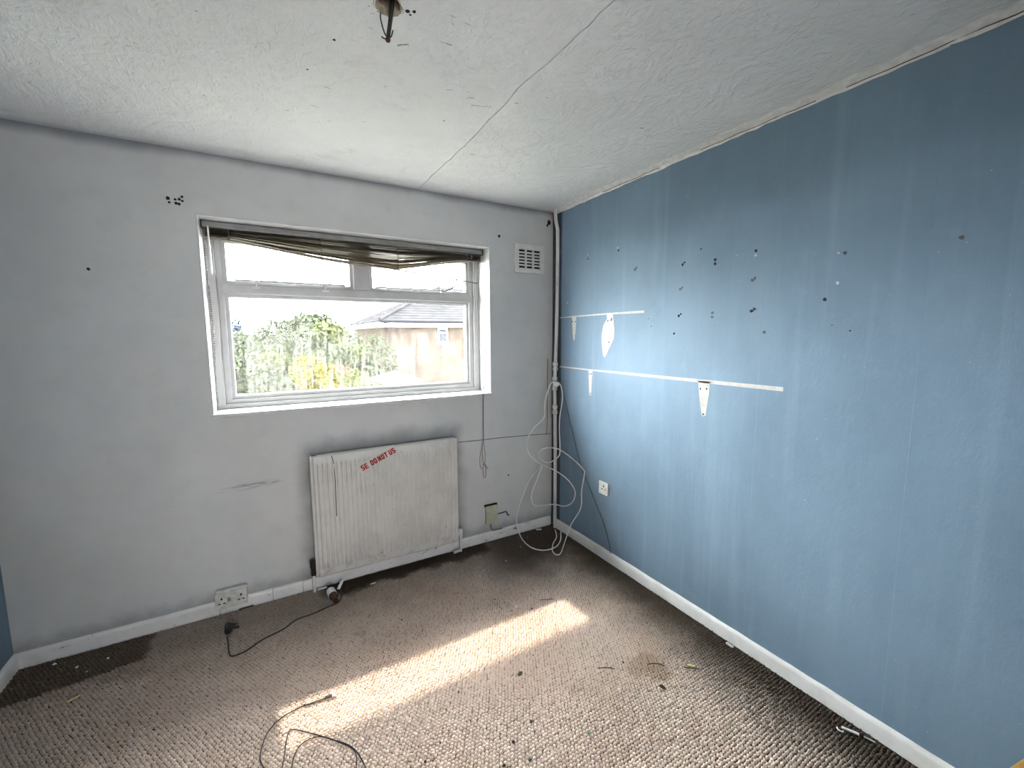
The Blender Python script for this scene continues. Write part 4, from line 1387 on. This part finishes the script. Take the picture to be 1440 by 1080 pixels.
for k in range(NC):
    i0, i1 = k * .25, (k + 1) * .25
    zb_, zt_ = EZ + .06 + i0 * slope, EZ + .06 + i1 * slope
    a = (HX0 - .30 + i0, HX1 + .3 - i0, HY0 - .32 + i0, HY1 + .3 - i0)
    b = (HX0 - .30 + i1 + .02, HX1 + .3 - i1 - .02, HY0 - .32 + i1 + .02, HY1 + .3 - i1 - .02)
    v = [(a[0], a[2], zb_ + .035), (a[1], a[2], zb_ + .035), (a[1], a[3], zb_ + .035), (a[0], a[3], zb_ + .035),
         (b[0], b[2], zt_ + .02), (b[1], b[2], zt_ + .02), (b[1], b[3], zt_ + .02), (b[0], b[3], zt_ + .02),
         (a[0], a[2], zb_ - .03), (a[1], a[2], zb_ - .03), (a[1], a[3], zb_ - .03), (a[0], a[3], zb_ - .03)]
    MB().raw(v, [(0, 1, 5, 4), (1, 2, 6, 5), (2, 3, 7, 6), (3, 0, 4, 7), (8, 9, 1, 0), (9, 10, 2, 1), (10, 11, 3, 2), (11, 8, 0, 3), (4, 5, 6, 7), (11, 10, 9, 8)]).build('tile_course', M['tile'], hs_)
MB().tube([(HX0 - .30, HY0 - .32, EZ + .12), (HX0 - .30 + 4, HY0 - .32 + 4, EZ + .12 + 4 * slope)], .07, 8).build('hip_tiles', M['tile'], hs_)
hw = ring(MB(), 4.54, 4.99, 1.20, 1.84, .055, HY0 - .04, HY0 + .05).box(4.58, 4.95, HY0 - .035, HY0 + .05, 1.62, 1.66).build('small_window', M['fascia'], hs_)
MB().box(4.58, 4.95, HY0 - .012, HY0 - .004, 1.24, 1.80).build('pane', plain('dark_window_glass', (.015, .016, .02), .1, .1), hw)
MB().box(4.50, 5.03, HY0 - .08, HY0 - .001, 1.15, 1.20).build('sill', M['fascia'], hw)

# low extension with a pale pitched roof
sh = thing('garden_shed', (1.2, 9.4, GZ), 'low outbuilding with a pale pitched roof just above the window sill line', 'shed')
MB().box(.68, 1.75, 9.0, 9.85, GZ, .23).build('shed_wall', M['concrete'], sh)
MB().raw([(.58, 8.85, .24), (1.88, 8.85, .27), (1.88, 9.95, .30), (.58, 9.95, .30), (1.12, 9.35, .53), (1.25, 9.5, .53),
          (.58, 8.85, .19), (1.88, 8.85, .22), (1.88, 9.95, .25), (.58, 9.95, .25)],
         [(0, 1, 4), (1, 2, 5, 4), (2, 3, 5), (3, 0, 4, 5), (6, 7, 1, 0), (7, 8, 2, 1), (8, 9, 3, 2), (9, 6, 0, 3), (9, 8, 7, 6)]).build('shed_roof', plain('pale_grey_felt', (.026, .026, .027), .8, .1), sh)
